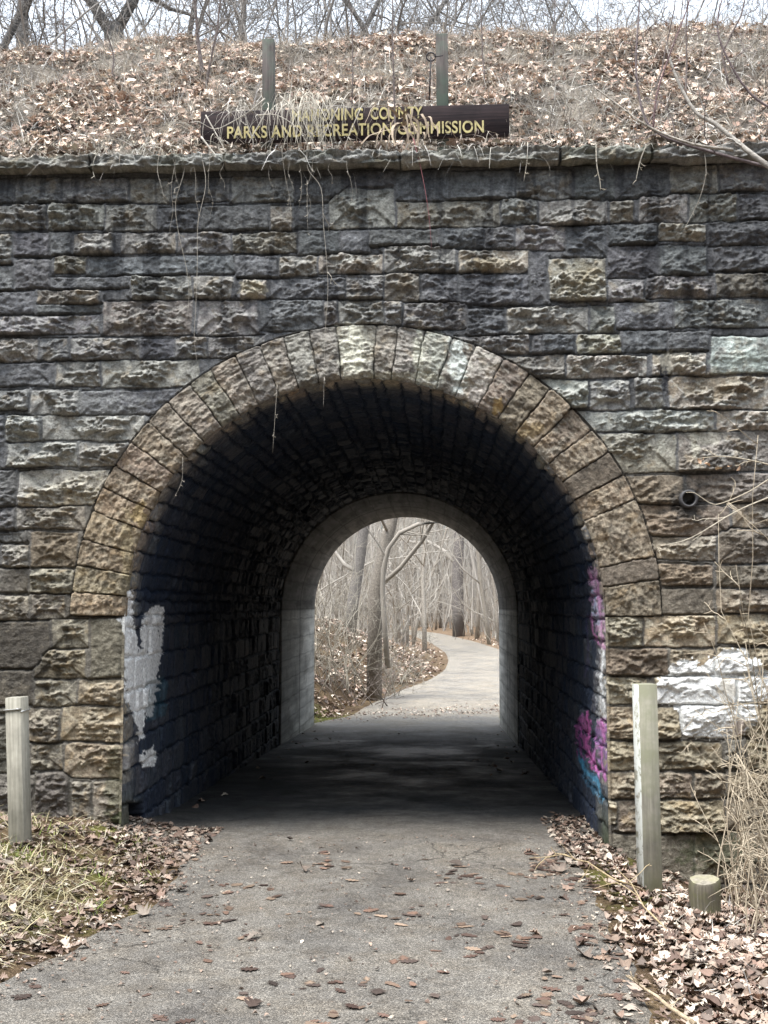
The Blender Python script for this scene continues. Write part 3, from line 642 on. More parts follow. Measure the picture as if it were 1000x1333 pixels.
# ---- concrete extension --------------------------------------------
ss = axis([(S0, SA-S0, .012)]); prof = [(L1-.02, -.30), (L1-.02, 0)]+[(y_, 0.) for y_ in np.arange(L1+.1, L2, .1)]+[(L2, 0), (L2, -.30)]
pp = np.array(prof); SG, _ = np.meshgrid(ss, pp[:, 0], indexing='ij'); OFF = np.broadcast_to(pp[:, 1], SG.shape)+.022; YG = np.broadcast_to(pp[:, 0], SG.shape)
OFF = OFF+.004*gn(SG*9, YG*.5, 470)
X, Z = vaultpt(SG, OFF); X = np.where(Z < AZ, np.where(X < AX, AX-(AR-OFF), AX+(AR-OFF)), X)
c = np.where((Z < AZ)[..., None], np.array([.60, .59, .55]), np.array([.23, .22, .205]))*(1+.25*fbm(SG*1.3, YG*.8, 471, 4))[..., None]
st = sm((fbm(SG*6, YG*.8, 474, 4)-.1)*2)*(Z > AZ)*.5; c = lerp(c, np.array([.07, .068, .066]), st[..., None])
c = lerp(c, np.array([.18, .18, .14]), (sm((.1-Z)/.6)*.5)[..., None])
c = c*(1-.5*sm(1-np.abs(Z-AZ)/.03))[..., None]*(1-.42*sm(1-np.abs((SG*1.0+.02*gn(YG*2, SG*0, 476)) % .28-.14)/.016))[..., None]
shade_stain = sm((fbm(SG*2.2, YG*1.5, 478, 5, .6)-.05)*2.2)*.45; c = lerp(c, c*np.array([.45, .44, .42]), shade_stain[..., None]); c = c*(1-.6*sm(1-np.abs(YG-10.1-.03*gn(SG*3, YG*0, 479))/.05))[..., None]
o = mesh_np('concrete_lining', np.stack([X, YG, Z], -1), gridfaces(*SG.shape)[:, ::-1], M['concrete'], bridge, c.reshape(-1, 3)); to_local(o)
o['label'] = 'smooth grey concrete lining extending the far half of the tunnel'
# rear headwall of the extension (annular wall with the same opening)
xs = axis([(AX-7, AX+7, .1)]); zs = axis([(-.9, 4.3, .1)])
prf = [(-AR-.001, -.9)]; ang = np.linspace(0, math.pi, 60)
inner = np.array([(AX-AR, -.9)]+[(AX-AR*math.cos(a), AZ+AR*math.sin(a)) for a in ang]+[(AX+AR, -.9)])
def outp(p):
    dx, dz = p[0]-AX, p[1]-AZ
    if p[1] <= AZ: return (AX+(7 if dx > 0 else -7), p[1])
    k_ = min(7/max(abs(dx), 1e-6), 2.9/max(dz, 1e-6)); return (AX+dx*k_, AZ+dz*k_)
outer = np.array([outp(p) for p in inner]); nI = len(inner)
V = np.concatenate([np.column_stack([inner[:, 0], np.full(nI, L2+.003), inner[:, 1]]), np.column_stack([outer[:, 0], np.full(nI, L2+.003), outer[:, 1]]),
                    np.column_stack([outer[:, 0], np.full(nI, L2-.4), outer[:, 1]])])
i = np.arange(nI-1); Q = np.concatenate([np.stack([i, i+1, nI+i+1, nI+i], -1), np.stack([nI+i, nI+i+1, 2*nI+i+1, 2*nI+i], -1)])
o = mesh_np('rear_headwall', V, Q, M['concrete'], bridge, np.tile((.30, .29, .27), (len(V), 1)), False); to_local(o)
# drain pipe
pc = un(895, 650, 0); mb = MB()
kk = 20; an = np.arange(kk)*2*np.pi/kk
rings = [(.062, .02), (.060, -.055), (.044, -.058), (.042, .0), (.042, .25)]
V = np.concatenate([np.column_stack([pc[0]+r_*np.cos(an), np.full(kk, y_), pc[2]+r_*np.sin(an)]) for r_, y_ in rings]+[[[pc[0], .25, pc[2]]]])
Q = [(l*kk+i, l*kk+(i+1) % kk, (l+1)*kk+(i+1) % kk, (l+1)*kk+i) for l in range(4) for i in range(kk)]; T = [(4*kk+i, 4*kk+(i+1) % kk, 5*kk) for i in range(kk)]
mb.add(V, Q, T); mb.col = (.07, .068, .066); o = mb.build('drain_pipe', M['pipe'], bridge, True); to_local(o); o['label'] = 'short round clay drain pipe poking from the right of the wall'

# ------------------------------------------------------------------ sign
SY = .56
pL = un(262, 167, SY); pR = un(663, 157, SY); ctr = (pL+pR)/2; wid = pR[0]-pL[0]; rollx = math.atan2(pR[2]-pL[2], wid)
sign = empty('park_sign', ctr, 'long dark brown board sign with yellow lettering standing on the coping', 'sign'); sign.rotation_euler = (0, -rollx, 0)
mb = MB(); mb.box((0, 0, 0), (wid/2, .02, .122), 0, .004); b_ = mb.build('board', M['board'], sign)
for k_, px in enumerate((351, 576)):
    top = un(px, 53 if k_ == 0 else 48, SY+.07); x_ = top[0]-ctr[0]; zt = top[2]-ctr[2]; mb = MB()
    mb.box((x_, .066, (zt-.35)/2), (.045, .045, (zt+.35)/2), 0, .005); mb.build('post', M['signpost'], sign)
def text_mesh(name, s, size, width, loc, parent, mat):
    cu = bpy.data.curves.new(name, 'FONT'); cu.body = s; cu.size = size; cu.extrude = .003; cu.offset = .0022; cu.align_x = 'LEFT'; cu.space_character = 1.05
    to = bpy.data.objects.new(name, cu); COL.objects.link(to); dg = bpy.context.evaluated_depsgraph_get(); me = bpy.data.meshes.new_from_object(to.evaluated_get(dg)); bpy.data.objects.remove(to)
    n = len(me.vertices); co = np.empty(n*3); me.vertices.foreach_get('co', co); co = co.reshape(-1, 3)
    w = co[:, 0].max()-co[:, 0].min(); co[:, 0] = (co[:, 0]-co[:, 0].min())*width/w
    co = np.column_stack([co[:, 0]+loc[0], -co[:, 2]+loc[1], co[:, 1]+loc[2]]); me.vertices.foreach_set('co', co.ravel()); me.update()
    me.materials.clear(); me.materials.append(mat); o = bpy.data.objects.new(name, me); COL.objects.link(o); o.parent = parent; return o
mpx = wid/401
text_mesh('lettering', 'MAHONING', .128, 92*mpx, ((382-262)*mpx-wid/2, -.0245, .026), sign, M['letter'])
text_mesh('lettering', 'COUNTY', .128, 67*mpx, ((484-262)*mpx-wid/2, -.0245, .026), sign, M['letter'])
text_mesh('lettering', 'PARKS AND RECREATION COMMISSION', .128, 333*mpx, ((297-262)*mpx-wid/2, -.0245, -.094), sign, M['letter'])
mb = MB()
p = un(559, 130, SY-.03); q = un(561, 74, SY-.03)
mb.tube([p, (p+q)/2, q], .006, 6); mb.tube([q+np.array([.033*math.cos(a)-.0, 0, .033*math.sin(a)]) for a in np.linspace(-1.6, 4.6, 16)], .006, 6)
mb.tube([q+np.array([.035, 0, 0]), q+np.array([.09, 0, .008])], .004, 5)
o = mb.build('eye_rod', M['iron']); tag(o, 'black iron rod with a ring top beside the right sign post', 'rod')

# ------------------------------------------------------------------ bollard posts and stump
def post(px_t, py_t, px_b, py_b, y, half, rz, mat, label, cut=None):
    b0 = un(px_b, py_b, y); t0 = un(px_t, py_t, y); hgt = t0[2]-b0[2]
    root = empty('wooden_post', b0, label, 'post', 'square timber posts by the path'); root.rotation_euler = (0, math.atan2(t0[0]-b0[0], hgt), 0)
    mb = MB(); mb.box((0, 0, hgt/2-.15), (half, half, hgt/2+.15), rz, .003); o = mb.build('post_shaft', mat, root)
    return root, hgt
rt, hg = post(22, 907, 27, 1112, -.9, .050, math.radians(-8), M['post_grey'], 'short grey square post on the left verge with wire round its top')
mb = MB(); cs_, sn_ = math.cos(math.radians(-8)), math.sin(math.radians(-8)); q = .0545
sq = [(q, -q), (q, q), (-q, q), (-q, -q), (q, -q), (q*.9, -q*1.8)]
mb.tube([(x_*cs_-y_*sn_, x_*sn_+y_*cs_, hg-.085+.004*k_) for k_, (x_, y_) in enumerate(sq)], .005, 6); mb.build('wire_band', M['metal'], rt, True)
mb = MB(); sq = [(q, q), (q*1.02, -q*1.02), (-q, -q*1.02), (-q, q)]
mb.tube([(x_*cs_-y_*sn_, x_*sn_+y_*cs_, .035+.002*k_) for k_, (x_, y_) in enumerate(sq)], .006, 6); mb.build('base_strip', M['metal'], rt, True)
post(839, 890, 846, 1152, -1.1, .055, math.radians(10), M['post_paint'], 'taller leaning square post with green algae on the right of the tunnel mouth')
sb = un(918, 1200, -1.4)
stump = empty('stump', sb, 'short sawn off round post stump among leaves right of the tall post', 'stump')
kk = 28; an = np.arange(kk)*2*np.pi/kk; V = []
for z_, r_ in ((-.1, .092), (0, .088), (.05, .082), (.1, .080), (.17, .082), (.212, .080), (.222, .074)):
    rad = r_*(1+.06*np.sin(an*3+1)+.03*np.sin(an*7+z_*9)+.02*np.sin(an*13)); V.append(np.column_stack([rad*np.cos(an), rad*np.sin(an), z_+.012*np.cos(an-1)*(z_ > .1)]))
V = np.concatenate(V); Q = [(l*kk+i, l*kk+(i+1) % kk, (l+1)*kk+(i+1) % kk, (l+1)*kk+i) for l in range(6) for i in range(kk)]
mb = MB(); mb.add(V, Q); mb.build('stump_body', M['post_moss'], stump, True)
mb = MB(); top = V[6*kk:]; mb.add(np.vstack([top*[1.0, 1.0, 1]+[0, 0, .0], [[0, 0, .226]]]), [], [(i, (i+1) % kk, kk) for i in range(kk)]); mb.build('cut_top', M['cut'], stump, True)

# ------------------------------------------------------------------ leaf litter and dry grass
LT = []
def leaf_tmpl(prof, curl):
    # prof: list of (t, halfwidth); midrib + two sides
    n = len(prof); V = []
    for t_, w in prof:
        V += [(-w, t_, curl*w*w*4), (0, t_, -.04*math.sin(t_*3.1)), (w, t_, curl*w*w*4)]
    V = np.array(V); T = []
    for i in range(n-1):
        a = 3*i
        for k in (0, 1): T += [(a+k, a+k+1, a+k+4), (a+k, a+k+4, a+k+3)]
    V[:, 1] -= .5; return V, np.array(T)
LT.append(leaf_tmpl([(0, .015), (.12, .10), (.2, .24), (.28, .12), (.4, .38), (.5, .16), (.62, .40), (.74, .17), (.84, .22), (1, .01)], .35))
LT.append(leaf_tmpl([(0, .012), (.08, .012), (.2, .2), (.32, .1), (.45, .45), (.56, .18), (.7, .32), (.85, .1), (1, .01)], -.25))
LT.append(leaf_tmpl([(0, .01), (.15, .2), (.4, .33), (.65, .28), (.85, .13), (1, .01)], .5))
LT.append(leaf_tmpl([(0, .01), (.1, .3), (.22, .48), (.3, .2), (.48, .5), (.6, .15), (.8, .2), (1, .01)], .3))
LTW = [leaf_tmpl([(0, .01), (.1, .03), (.18, .26), (.26, .14), (.38, .42), (.46, .2), (.58, .44), (.66, .18), (.76, .28), (.84, .12), (1, .01)], .1), leaf_tmpl([(0, .01), (.2, .32), (.26, .2), (.5, .24), (.58, .15), (.7, .2), (1, .01)], .1), leaf_tmpl([(0, .01), (.12, .03), (.2, .22), (.27, .06), (.45, .34), (.52, .1), (.68, .36), (.75, .08), (.86, .14), (1, .01)], .1)]
def rotm(yaw, tilt, az):
    cy, sy = np.cos(yaw), np.sin(yaw); z0 = np.zeros_like(yaw); o1 = np.ones_like(yaw)
    A = np.stack([cy, -sy, z0, sy, cy, z0, z0, z0, o1], -1).reshape(-1, 3, 3)
    ax = np.stack([np.cos(az), np.sin(az), z0], -1); c_, s_ = np.cos(tilt), np.sin(tilt)
    K = np.zeros((len(yaw), 3, 3)); K[:, 0, 2] = ax[:, 1]; K[:, 1, 2] = -ax[:, 0]; K[:, 2, 0] = -ax[:, 1]; K[:, 2, 1] = ax[:, 0]
    B = np.eye(3)+s_[:, None, None]*K+(1-c_)[:, None, None]*(K@K)
    return B@A
LC = .80*np.array([(.38, .26, .18), (.44, .31, .22), (.30, .19, .12), (.48, .37, .27), (.22, .12, .075), (.36, .22, .14), (.56, .46, .33), (.27, .16, .10), (.16, .09, .06), (.13, .09, .065)]); LC = .62*LC+.38*LC.mean(1)[:, None]*np.array([1.03, 1, .97])
def leaves(name, pos, size, tilt, label, zoff=.012, cols=LC, mat='leaf', bright=1.0, flat=1.0, nrm=None):
    n = len(pos); Vs = []; Ts = []; Cs = []; off = 0; LT_ = LTW if mat == 'wetleaf' else LT
    which = RS.randint(0, len(LT_), n)
    for k, (tv, tt) in enumerate(LT_):
        p = pos[which == k]; m_ = len(p)
        if not m_: continue
        s_ = RS.uniform(*size, m_); v = tv[None]*np.stack([s_*RS.uniform(.8, 1.1, m_), s_, s_*flat*RS.uniform(.2, 1.6, m_)], -1)[:, None]
        v[..., 2] += (RS.uniform(-.35, .35, m_)*flat)[:, None]*(v[..., 1]**2)/s_[:, None]*3
        R = rotm(RS.uniform(0, 6.283, m_), np.abs(RS.normal(0, tilt, m_)), RS.uniform(0, 6.283, m_))
        v = np.einsum('nij,nkj->nki', R, v)
        if nrm is not None: v[..., 2] += v[..., 1]*nrm
        v += p[:, None]; v[..., 2] += (RS.uniform(.2, 1.5, m_)*zoff)[:, None]
        cc = cols[RS.randint(0, len(cols), m_)]*RS.uniform(.45, 1.35, (m_, 1))*bright
        Vs.append(v.reshape(-1, 3)); Cs.append(np.repeat(cc, len(tv), 0)); Ts.append((tt[None]+(np.arange(m_)*len(tv))[:, None, None]+off).reshape(-1, 3)); off += m_*len(tv)
    o = mesh_np(name, np.concatenate(Vs), np.concatenate(Ts), M[mat], None, np.concatenate(Cs), True)
    tag(o, label, 'leaves' if 'lea' in name else 'grass', None, 'stuff'); return o
def blades(name, pos, length, lean, label, cols, width=.004, lie=None, droop=.5, cat='grass'):
    n = len(pos); L = RS.uniform(*length, n); az = RS.uniform(0, 6.283, n); ln = np.clip(RS.normal(lean, .35, n), .02, 1.5)
    d = np.stack([np.cos(az)*np.sin(ln), np.sin(az)*np.sin(ln), np.cos(ln)], -1)
    if lie is not None: d = d+np.array(lie)*RS.uniform(.0, 1.2, (n, 1)); d /= np.linalg.norm(d, axis=1)[:, None]
    side = np.stack([-d[:, 1], d[:, 0], np.zeros(n)], -1)+RS.normal(0, .3, (n, 3)); side /= np.linalg.norm(side, axis=1)[:, None]
    k = 4; t_ = np.linspace(0, 1, k); P = pos[:, None]+d[:, None]*(L[:, None]*t_)[..., None]; P[..., 2] -= (droop*L[:, None]*t_**2*RS.uniform(.2, 1.2, (n, 1)))
    w = width*RS.uniform(.5, 1.4, n)[:, None]*(1-t_*.85)[None]
    V = np.stack([P-side[:, None]*w[..., None], P+side[:, None]*w[..., None]], 2).reshape(n, k*2, 3)
    q = np.array([(2*i, 2*i+1, 2*i+3, 2*i+2) for i in range(k-1)]); Q = (q[None]+(np.arange(n)*k*2)[:, None, None]).reshape(-1, 4)
    cc = np.asarray(cols)[RS.randint(0, len(cols), n)]*RS.uniform(.6, 1.25, (n, 1))
    o = mesh_np(name, V.reshape(-1, 3), Q, M['twig'], None, np.repeat(cc, k*2, 0), True); tag(o, label, cat, None, 'stuff'); return o
STRAW = [(.56, .53, .46), (.46, .43, .38), (.62, .60, .54), (.34, .31, .28), (.52, .50, .47), (.30, .29, .28)]
def scat(n, x0, x1, y0, y1, f, dens=None):
    x = RS.uniform(x0, x1, n); y = RS.uniform(y0, y1, n)
    if dens is not None: k = RS.rand(n) < dens(x, y); x, y = x[k], y[k]
    return np.column_stack([x, y, f(x, y)])
clump = lambda x, y: np.clip(.62+1.2*fbm(x*1.2, y*1.2, 500, 4), .08, 1)
leaves('fallen_leaves', scat(26000, -4.6, 4.6, .42, 5.0, E, clump), (.05, .105), .38, 'thick pinkish brown oak leaves on the embankment above the wall', .05, nrm=.5, bright=2.0)
blades('dry_grass', scat(60000, -4.6, 4.6, .40, 5.0, E, lambda x, y: np.clip(.6-.7*fbm(x*1.1+4, y*1.1, 510, 3), .1, 1)), (.10, .42), .9, 'matted grey straw grass among leaves on the embankment', [(.70, .67, .60), (.60, .57, .52), (.78, .76, .70), (.44, .41, .38), (.66, .64, .60), (.36, .34, .33)], .0035, (0, -.6, -.3), .55)
leaves('fallen_leaves', np.concatenate([scat(2500, -10, -4.6, .42, 6, E, clump), scat(2500, 4.6, 9, .42, 6, E, clump)]), (.06, .125), .45, 'brown leaves on the outer ends of the embankment', .05, nrm=.5)
# right verge pile: deeper away from the path edge
def d_right(x, y):
    u_ = x-pathR(y); return np.clip(sm((u_+.10+.10*fbm(x*3, y*3, 520, 3))/.35), 0, 1)*np.clip(.45+sm((-y-1.0)/.9)*.8+.4*fbm(x*2, y*2, 521, 3), .05, 1)
leaves('fallen_leaves', scat(26000, .7, 4.2, -5.2, -.05, g, d_right), (.03, .085), .27, 'deep pile of tan oak leaves along the right edge of the path', .022, bright=1.35)
def d_left(x, y):
    u_ = pathL(y)-x; return np.clip(sm((u_+.05+.10*fbm(x*3, y*3, 523, 3))/.3), 0, 1)*np.clip(.22+.7*fbm(x*2.2, y*2.2, 524, 3), .04, 1)
leaves('fallen_leaves', scat(10000, -5, -1.3, -5.2, -.02, g, d_left), (.03, .09), .3, 'scattered brown leaves on the left verge', .02)
blades('dry_grass', scat(40000, -4.5, -1.7, -4.6, -.05, g, lambda x, y: sm((pathL(y)-x)/.35)*np.clip(sm((-y-.9)/.9)*1.1+.3*fbm(x*2, y*2, 526), .12, 1)*sm((-x-1.75)/.5+.2)), (.06, .22), 1.15, 'pale straw grass lying on the left verge', [(.50, .44, .26), (.42, .36, .22), (.32, .27, .17), (.48, .44, .32)], .0026, None, .5)
blades('green_grass', scat(14000, -4.5, -1.5, -4.6, -.05, g, lambda x, y: sm((pathL(y)-x)/.25)*np.clip(.18+1.2*fbm(x*1.6, y*1.6, 528, 3), 0, 1)), (.03, .10), .7, 'low green grass tufts beside the left edge of the path', [(.18, .25, .06), (.26, .31, .08), (.32, .32, .13)], .003, None, .3)
blades('dry_grass', scat(2600, .95, 4, -4.5, -.05, g, lambda x, y: sm((x-pathR(y)-.1)/.4)*.7), (.06, .25), 1.0, 'straw stems and twigs poking from the right leaf pile', STRAW, .003, None, .4)
# leaves on the path
wet = np.array([(.10, .062, .048), (.075, .05, .04), (.135, .085, .062), (.065, .048, .04), (.20, .145, .105), (.16, .11, .08)])
def d_path(x, y): 
    u_ = np.minimum(x-pathL(y), pathR(y)-x); return np.clip(sm(u_/.05)*(.20+.5*sm(1-(pathR(y)-x)/.8))*np.clip(.5+1.1*fbm(x*1.8, y*1.8, 530, 3), .05, 1), 0, 1)
pz = lambda x, y: g(x, y)+.007+.012*np.sin(np.pi*np.clip((x-pathL(y))/(pathR(y)-pathL(y)), 0, 1))
leaves('fallen_leaves', scat(15000, -2.4, 1.2, -5.0, -.3, pz, lambda x, y: d_path(x, y)*np.clip(.25+1.6*fbm(x*4, y*4, 531, 3), 0, 1)), (.02, .10), .04, 'flat wet dark brown leaves stuck to the asphalt', .003, wet, 'wetleaf', 1.1, .07)
leaves('fallen_leaves', scat(1500, -2.3, 1.25, -5.0, -.3, pz, lambda x, y: d_path(x, y)*(.05+.9*sm(1-(pathR(y)-x)/.5)+.8*sm(1-(x-pathL(y))/.3))), (.05, .11), .25, 'dry tan leaves blown onto the edges of the path', .010)
leaves('fallen_leaves', scat(260, -2.0, 1.1, -.3, 11, pz, lambda x, y: sm((np.abs(x-AX)-.9)/.7)*.9+.06), (.04, .09), .2, 'few dull leaves on the path inside the tunnel', .008)
leaves('fallen_leaves', np.concatenate([scat(500, -2.15, -1.5, -.7, .5, lambda x, y: g(x, y)+.01, lambda x, y: sm((x+2.4)/.3)), scat(500, .8, 1.2, -.7, 1.2, lambda x, y: g(x, y)+.01)]), (.03, .07), .3, 'leaf crumbs swept against the tunnel mouth', .008)
crumb = lambda x, y: np.clip(sm(1-np.minimum(np.abs(x-pathL(y)), np.abs(x-pathR(y)))/.45)*.9+.10, 0, 1)
leaves('leaf_crumbs', scat(16000, -3.2, 1.9, -5.0, .2, pz, crumb), (.008, .028), .25, 'leaf crumbs and grit along both path edges', .006)
leaves('fallen_leaves', scat(9000, -4.5, -1.2, -5.0, -.1, pz, lambda x, y: sm(1.05-np.abs(pathL(y)-x-.10)/.28)*np.clip(.55+.8*fbm(x*2.5, y*2.5, 537, 3), 0, 1)), (.03, .09), .22, 'brown leaves gathered along the left edge of the path', .01)
leaves('leaf_crumbs', scat(9000, -4.5, -1.5, -5.0, -.02, g, lambda x, y: sm((pathL(y)-x+.1)/.2)), (.012, .045), .4, 'crushed leaf bits over the left verge', .01)
leaves('fallen_leaves', scat(1500, -3.6, 2.8, -.10, .42, lambda x, y: 0*x+WTOP+.125, lambda x, y: np.clip(.35+1.2*fbm(x*2, y*2, 533, 3), .05, 1)), (.05, .10), .35, 'leaves lying on top of the coping stones', .02)
blades('dry_grass', scat(2600, -3.6, 2.8, -.12, .42, lambda x, y: 0*x+WTOP+.11, lambda x, y: np.clip(.3+1.3*fbm(x*1.5, y*1.5, 534, 3), .02, 1)), (.08, .28), 1.1, 'dead grass spilling over the coping', STRAW, .003, (0, -1.0, -.3), .9)
# far side
leaves('fallen_leaves', scat(15000, -6, 3.5, 12.5, 30, g, lambda x, y: sm((pathL(y)-x+.1)/.6+.0)*np.clip(.6+.8*fbm(x, y, 540, 3), .1, 1)), (.08, .16), .4, 'pale brown leaves covering the left bank beyond the tunnel', .04, bright=1.7)
leaves('leaf_crumbs', scat(5000, -2.3, 1.6, 12.6, 18, pz, lambda x, y: sm(1-np.abs(y-14.6-.5*x)/1.6)*np.clip(.6+fbm(x*2, y*2, 541), 0, 1)), (.02, .06), .2, 'yellowish leaf bits drifted across the path just past the tunnel', .008, bright=1.6)
leaves('fallen_leaves', scat(7000, 1.2, 14, 12.5, 60, g, lambda x, y: sm((x-pathR(y)+.05)/.5)*.8), (.08, .17), .4, 'light brown leaves along the right edge of the far path', .04, bright=1.7)
leaves('fallen_leaves', scat(9000, -16, 5, 28, 90, g, lambda x, y: sm((pathL(y)-x+.1)/.6)*.8), (.10, .2), .4, 'leaf litter on the forest floor left of the far path', .04, bright=1.7)
blades('dry_grass', scat(5000, -6, 14, 12.5, 50, g, lambda x, y: np.maximum(sm((pathL(y)-x-.3)/1.), sm((x-pathR(y)-.05)/.4))), (.1, .5), .6, 'dry weeds edging the far path', STRAW, .005, None, .3)

# ------------------------------------------------------------------ woody things
def unit(v): return v/(math.sqrt(v[0]*v[0]+v[1]*v[1]+v[2]*v[2])+1e-9)
def cr3(a, b): return np.array([a[1]*b[2]-a[2]*b[1], a[2]*b[0]-a[0]*b[2], a[0]*b[1]-a[1]*b[0]])
class Grow:
    def __init__(s, seed, kids=(9, 7, 5), lens=(.5, .45, .4), up=.25, wob=.18, sides=(8, 5, 3, 3)):
        s.r = np.random.RandomState(seed); s.kids = kids; s.lens = lens; s.up = up; s.wob = wob; s.sides = sides; s.parts = {}
    def path(s, p, d, L, n, up):
        P = [np.array(p, float)]; d = unit(np.array(d, float))
        for i in range(n):
            d = unit(d+s.r.normal(0, s.wob, 3)+np.array([0, 0, up])); P.append(P[-1]+d*L/n)
        return np.array(P)
    def branch(s, P, r0, r1, lvl, L, start=.25):
        n = len(P); R = np.linspace(r0, r1, n)
        s.parts.setdefault(min(lvl, 1), MB()).tube(P, R, s.sides[min(lvl, 3)], lvl < 2)
        if lvl >= len(s.kids): return
        for k in range(s.kids[lvl]):
            t_ = start+(1-start)*(k+s.r.rand())/s.kids[lvl]; f_ = t_*(n-1); i = min(int(f_), n-2); p = P[i]+(P[i+1]-P[i])*(f_-i)
            d = unit(P[i+1]-P[i]); az = s.r.uniform(0, 6.283); ref = unit(cr3(d, (.3, .2, 1.))) if abs(d[2]) < .95 else np.array([1., 0, 0]); b = cr3(d, ref)
            side = ref*math.cos(az)+b*math.sin(az); sp = s.r.uniform(.5, 1.15); nd = d*math.cos(sp)+side*math.sin(sp)
            LL = L*s.lens[lvl]*s.r.uniform(.6, 1.2)*(1.15-.6*t_); rr_ = lerp(r0, r1, t_)*s.r.uniform(.25, .55)
            m_ = 6 if lvl == 0 else 4
            s.branch(s.path(p, nd, LL, m_, s.up*.35), max(rr_, .003), max(rr_*.3, .002), lvl+1, LL, .15)
def tree_obj(gr, loc, label, group=None, col=(.13, .115, .10), cat='tree', name='bare_tree', names=('trunk', 'crown'), tcol=None):
    root = empty(name, loc, label, cat, group)
    for k, nm in ((0, names[0]), (1, names[1])):
        if k in gr.parts:
            mb = gr.parts[k]; base_c = np.array(tcol or col) if k == 0 else np.array(col); mb.C = [np.tile(base_c, (len(v), 1)) for v in mb.V]; mb.build(nm, M['bark'] if k == 0 else M['twig'], root, True)
    return root
def copy_tree(o, loc, rz, sc, label=None):
    c_ = o.copy(); COL.objects.link(c_); c_.location = loc; c_.rotation_euler = (0, 0, rz); c_.scale = (sc, sc, sc)
    if label: c_['label'] = label
    for ch in o.children:
        d = ch.copy(); COL.objects.link(d); d.parent = c_
    return c_
TG = 'bare trees in the wood beyond the tunnel'
# hero tree with arching limb, left of the far path
def far_pt(px, py, y): return un(px, py, y)
hb = np.array([*far_pt(487, 822, 17.5)[:2], 0]); hb[2] = float(g(hb[0], hb[1]))-.1
gr = Grow(5, (7, 5, 4), (.42, .45, .4), .15, .12); q0 = hb
P = np.array([[0, 0, 0], far_pt(489, 770, 17.5)-q0, far_pt(498, 725, 17.6)-q0, far_pt(510, 680, 17.7)-q0, far_pt(520, 630, 17.8)-q0, far_pt(515, 560, 17.9)-q0, far_pt(530, 470, 18)-q0, far_pt(520, 380, 18)-q0])
gr.branch(P, .17, .06, 0, 9, .12); P = np.array([far_pt(x_, y_, 16.9)-q0 for x_, y_ in ((505, 870), (500, 806), (498, 770), (499, 742), (505, 715), (520, 694), (545, 682), (575, 679), (600, 688))]); gr.branch(P, .062, .04, 1, 3.0, .4)
tree_obj(gr, tuple(hb), 'thick leaning tree with an arching limb left of the far path', TG, (.32, .29, .25), tcol=(.23, .205, .175))
def forest_tree(px, w, y, seed, H, label, col=(.12, .11, .10), lean=0, kids=(12, 7, 5)):
    p = far_pt(px, 780, y); x_ = p[0]; z_ = float(g(x_, y))-.1; gr = Grow(seed, kids, (.33, .45, .4), .12, .06)
    gr.wob = .05; P = gr.path((0, 0, 0), (lean, 0, 1), H, 12, .03); gr.wob = .2
    r_ = w*(y+D)/F_PX/2; gr.branch(P, r_*1.15, r_*.35, 0, H, .12); return tree_obj(gr, (x_, y, z_), label, TG, (.36, .33, .29), tcol=tuple(v*1.5 for v in col))
forest_tree(538, 12, 95, 31, 26, 'straight dark trunk just right of the leaning tree', (.15, .135, .12), .02)
forest_tree(597, 14, 66, 32, 24, 'thickest dark upright trunk beyond the right side of the far path', (.11, .10, .095))
forest_tree(574, 5, 84, 33, 22, 'slim dark trunk midway between the two thick trunks', (.13, .12, .11))
forest_tree(621, 5, 60, 34, 20, 'slim grey trunk near the right side of the arch opening', (.2, .18, .155), .03)
forest_tree(637, 5, 52, 35, 18, 'thin pale trunk hugging the right edge of the arch opening', (.22, .2, .17), -.02)
forest_tree(455, 14, 26, 36, 13, 'half hidden trunk behind brush left of the leaning tree', (.13, .12, .11), .06)
protos = []
for i in range(5):
    gr = Grow(60+i, (16, 9, 6), (.34, .5, .45), .14, .2); H = 12; gr.wob = .06; P = gr.path((0, 0, 0), (random.uniform(-.08, .08), 0, 1), H, 10, .03); gr.wob = .22
    gr.branch(P, .075, .02, 0, H, .06); protos.append(tree_obj(gr, (0, 0, 0), 'slim bare tree in the dense wood seen through the tunnel', TG, (.42, .385, .335), tcol=(.30, .27, .23)))
cnt = 0; used = set(); rnd = random.Random(77)
while cnt < 88:
    y = 30+70*rnd.random()**.8; px = rnd.uniform(385, 690); x_ = un(px, 780, y)[0]
    if cnt >= 70: x_ = rnd.uniform(-25, 25)
    if pathL(y)-.7 < x_ < pathR(y)+.7: continue
    loc = (x_, y, float(g(x_, y))-.1); k = cnt % 5; sc = rnd.uniform(.7, 1.3)
    if k not in used:
        used.add(k); o = protos[k]; o.location = loc; o.rotation_euler = (0, 0, rnd.uniform(0, 6.28)); o.scale = (sc,)*3
    else: copy_tree(protos[k], loc, rnd.uniform(0, 6.28), sc)
    cnt += 1
# distant wood as one mass
mb = MB(); rr_ = np.random.RandomState(9)
for i in range(5200):
    y = rr_.uniform(55, 140); x_ = rr_.uniform(-.42, .36)*(y+D)*.55-1; 
    if pathL(y)-.8 < x_ < pathR(y)+.8: continue
    H = rr_.uniform(3, 14); th = rr_.normal(0, .16); d = np.array([math.sin(th), rr_.normal(0, .1), math.cos(th)]); p0 = np.array([x_, y, float(base(y))-.2+rr_.uniform(0, 3)*(rr_.rand() < .5)])
    b = rr_.normal(0, .3, 3); mb.col = tuple(np.array([.44, .41, .37])*rr_.uniform(.6, 1.3)); P = [p0, p0+d*H*.5+b, p0+d*H+b*.3]; mb.tube(P, np.array([1, .7, .3])*rr_.uniform(.015, .07), 3, False)
o = mb.build('distant_wood', M['twig'], None, True); tag(o, 'hazy mass of bare stems filling the wood at the end of the path', 'woodland', None, 'stuff')
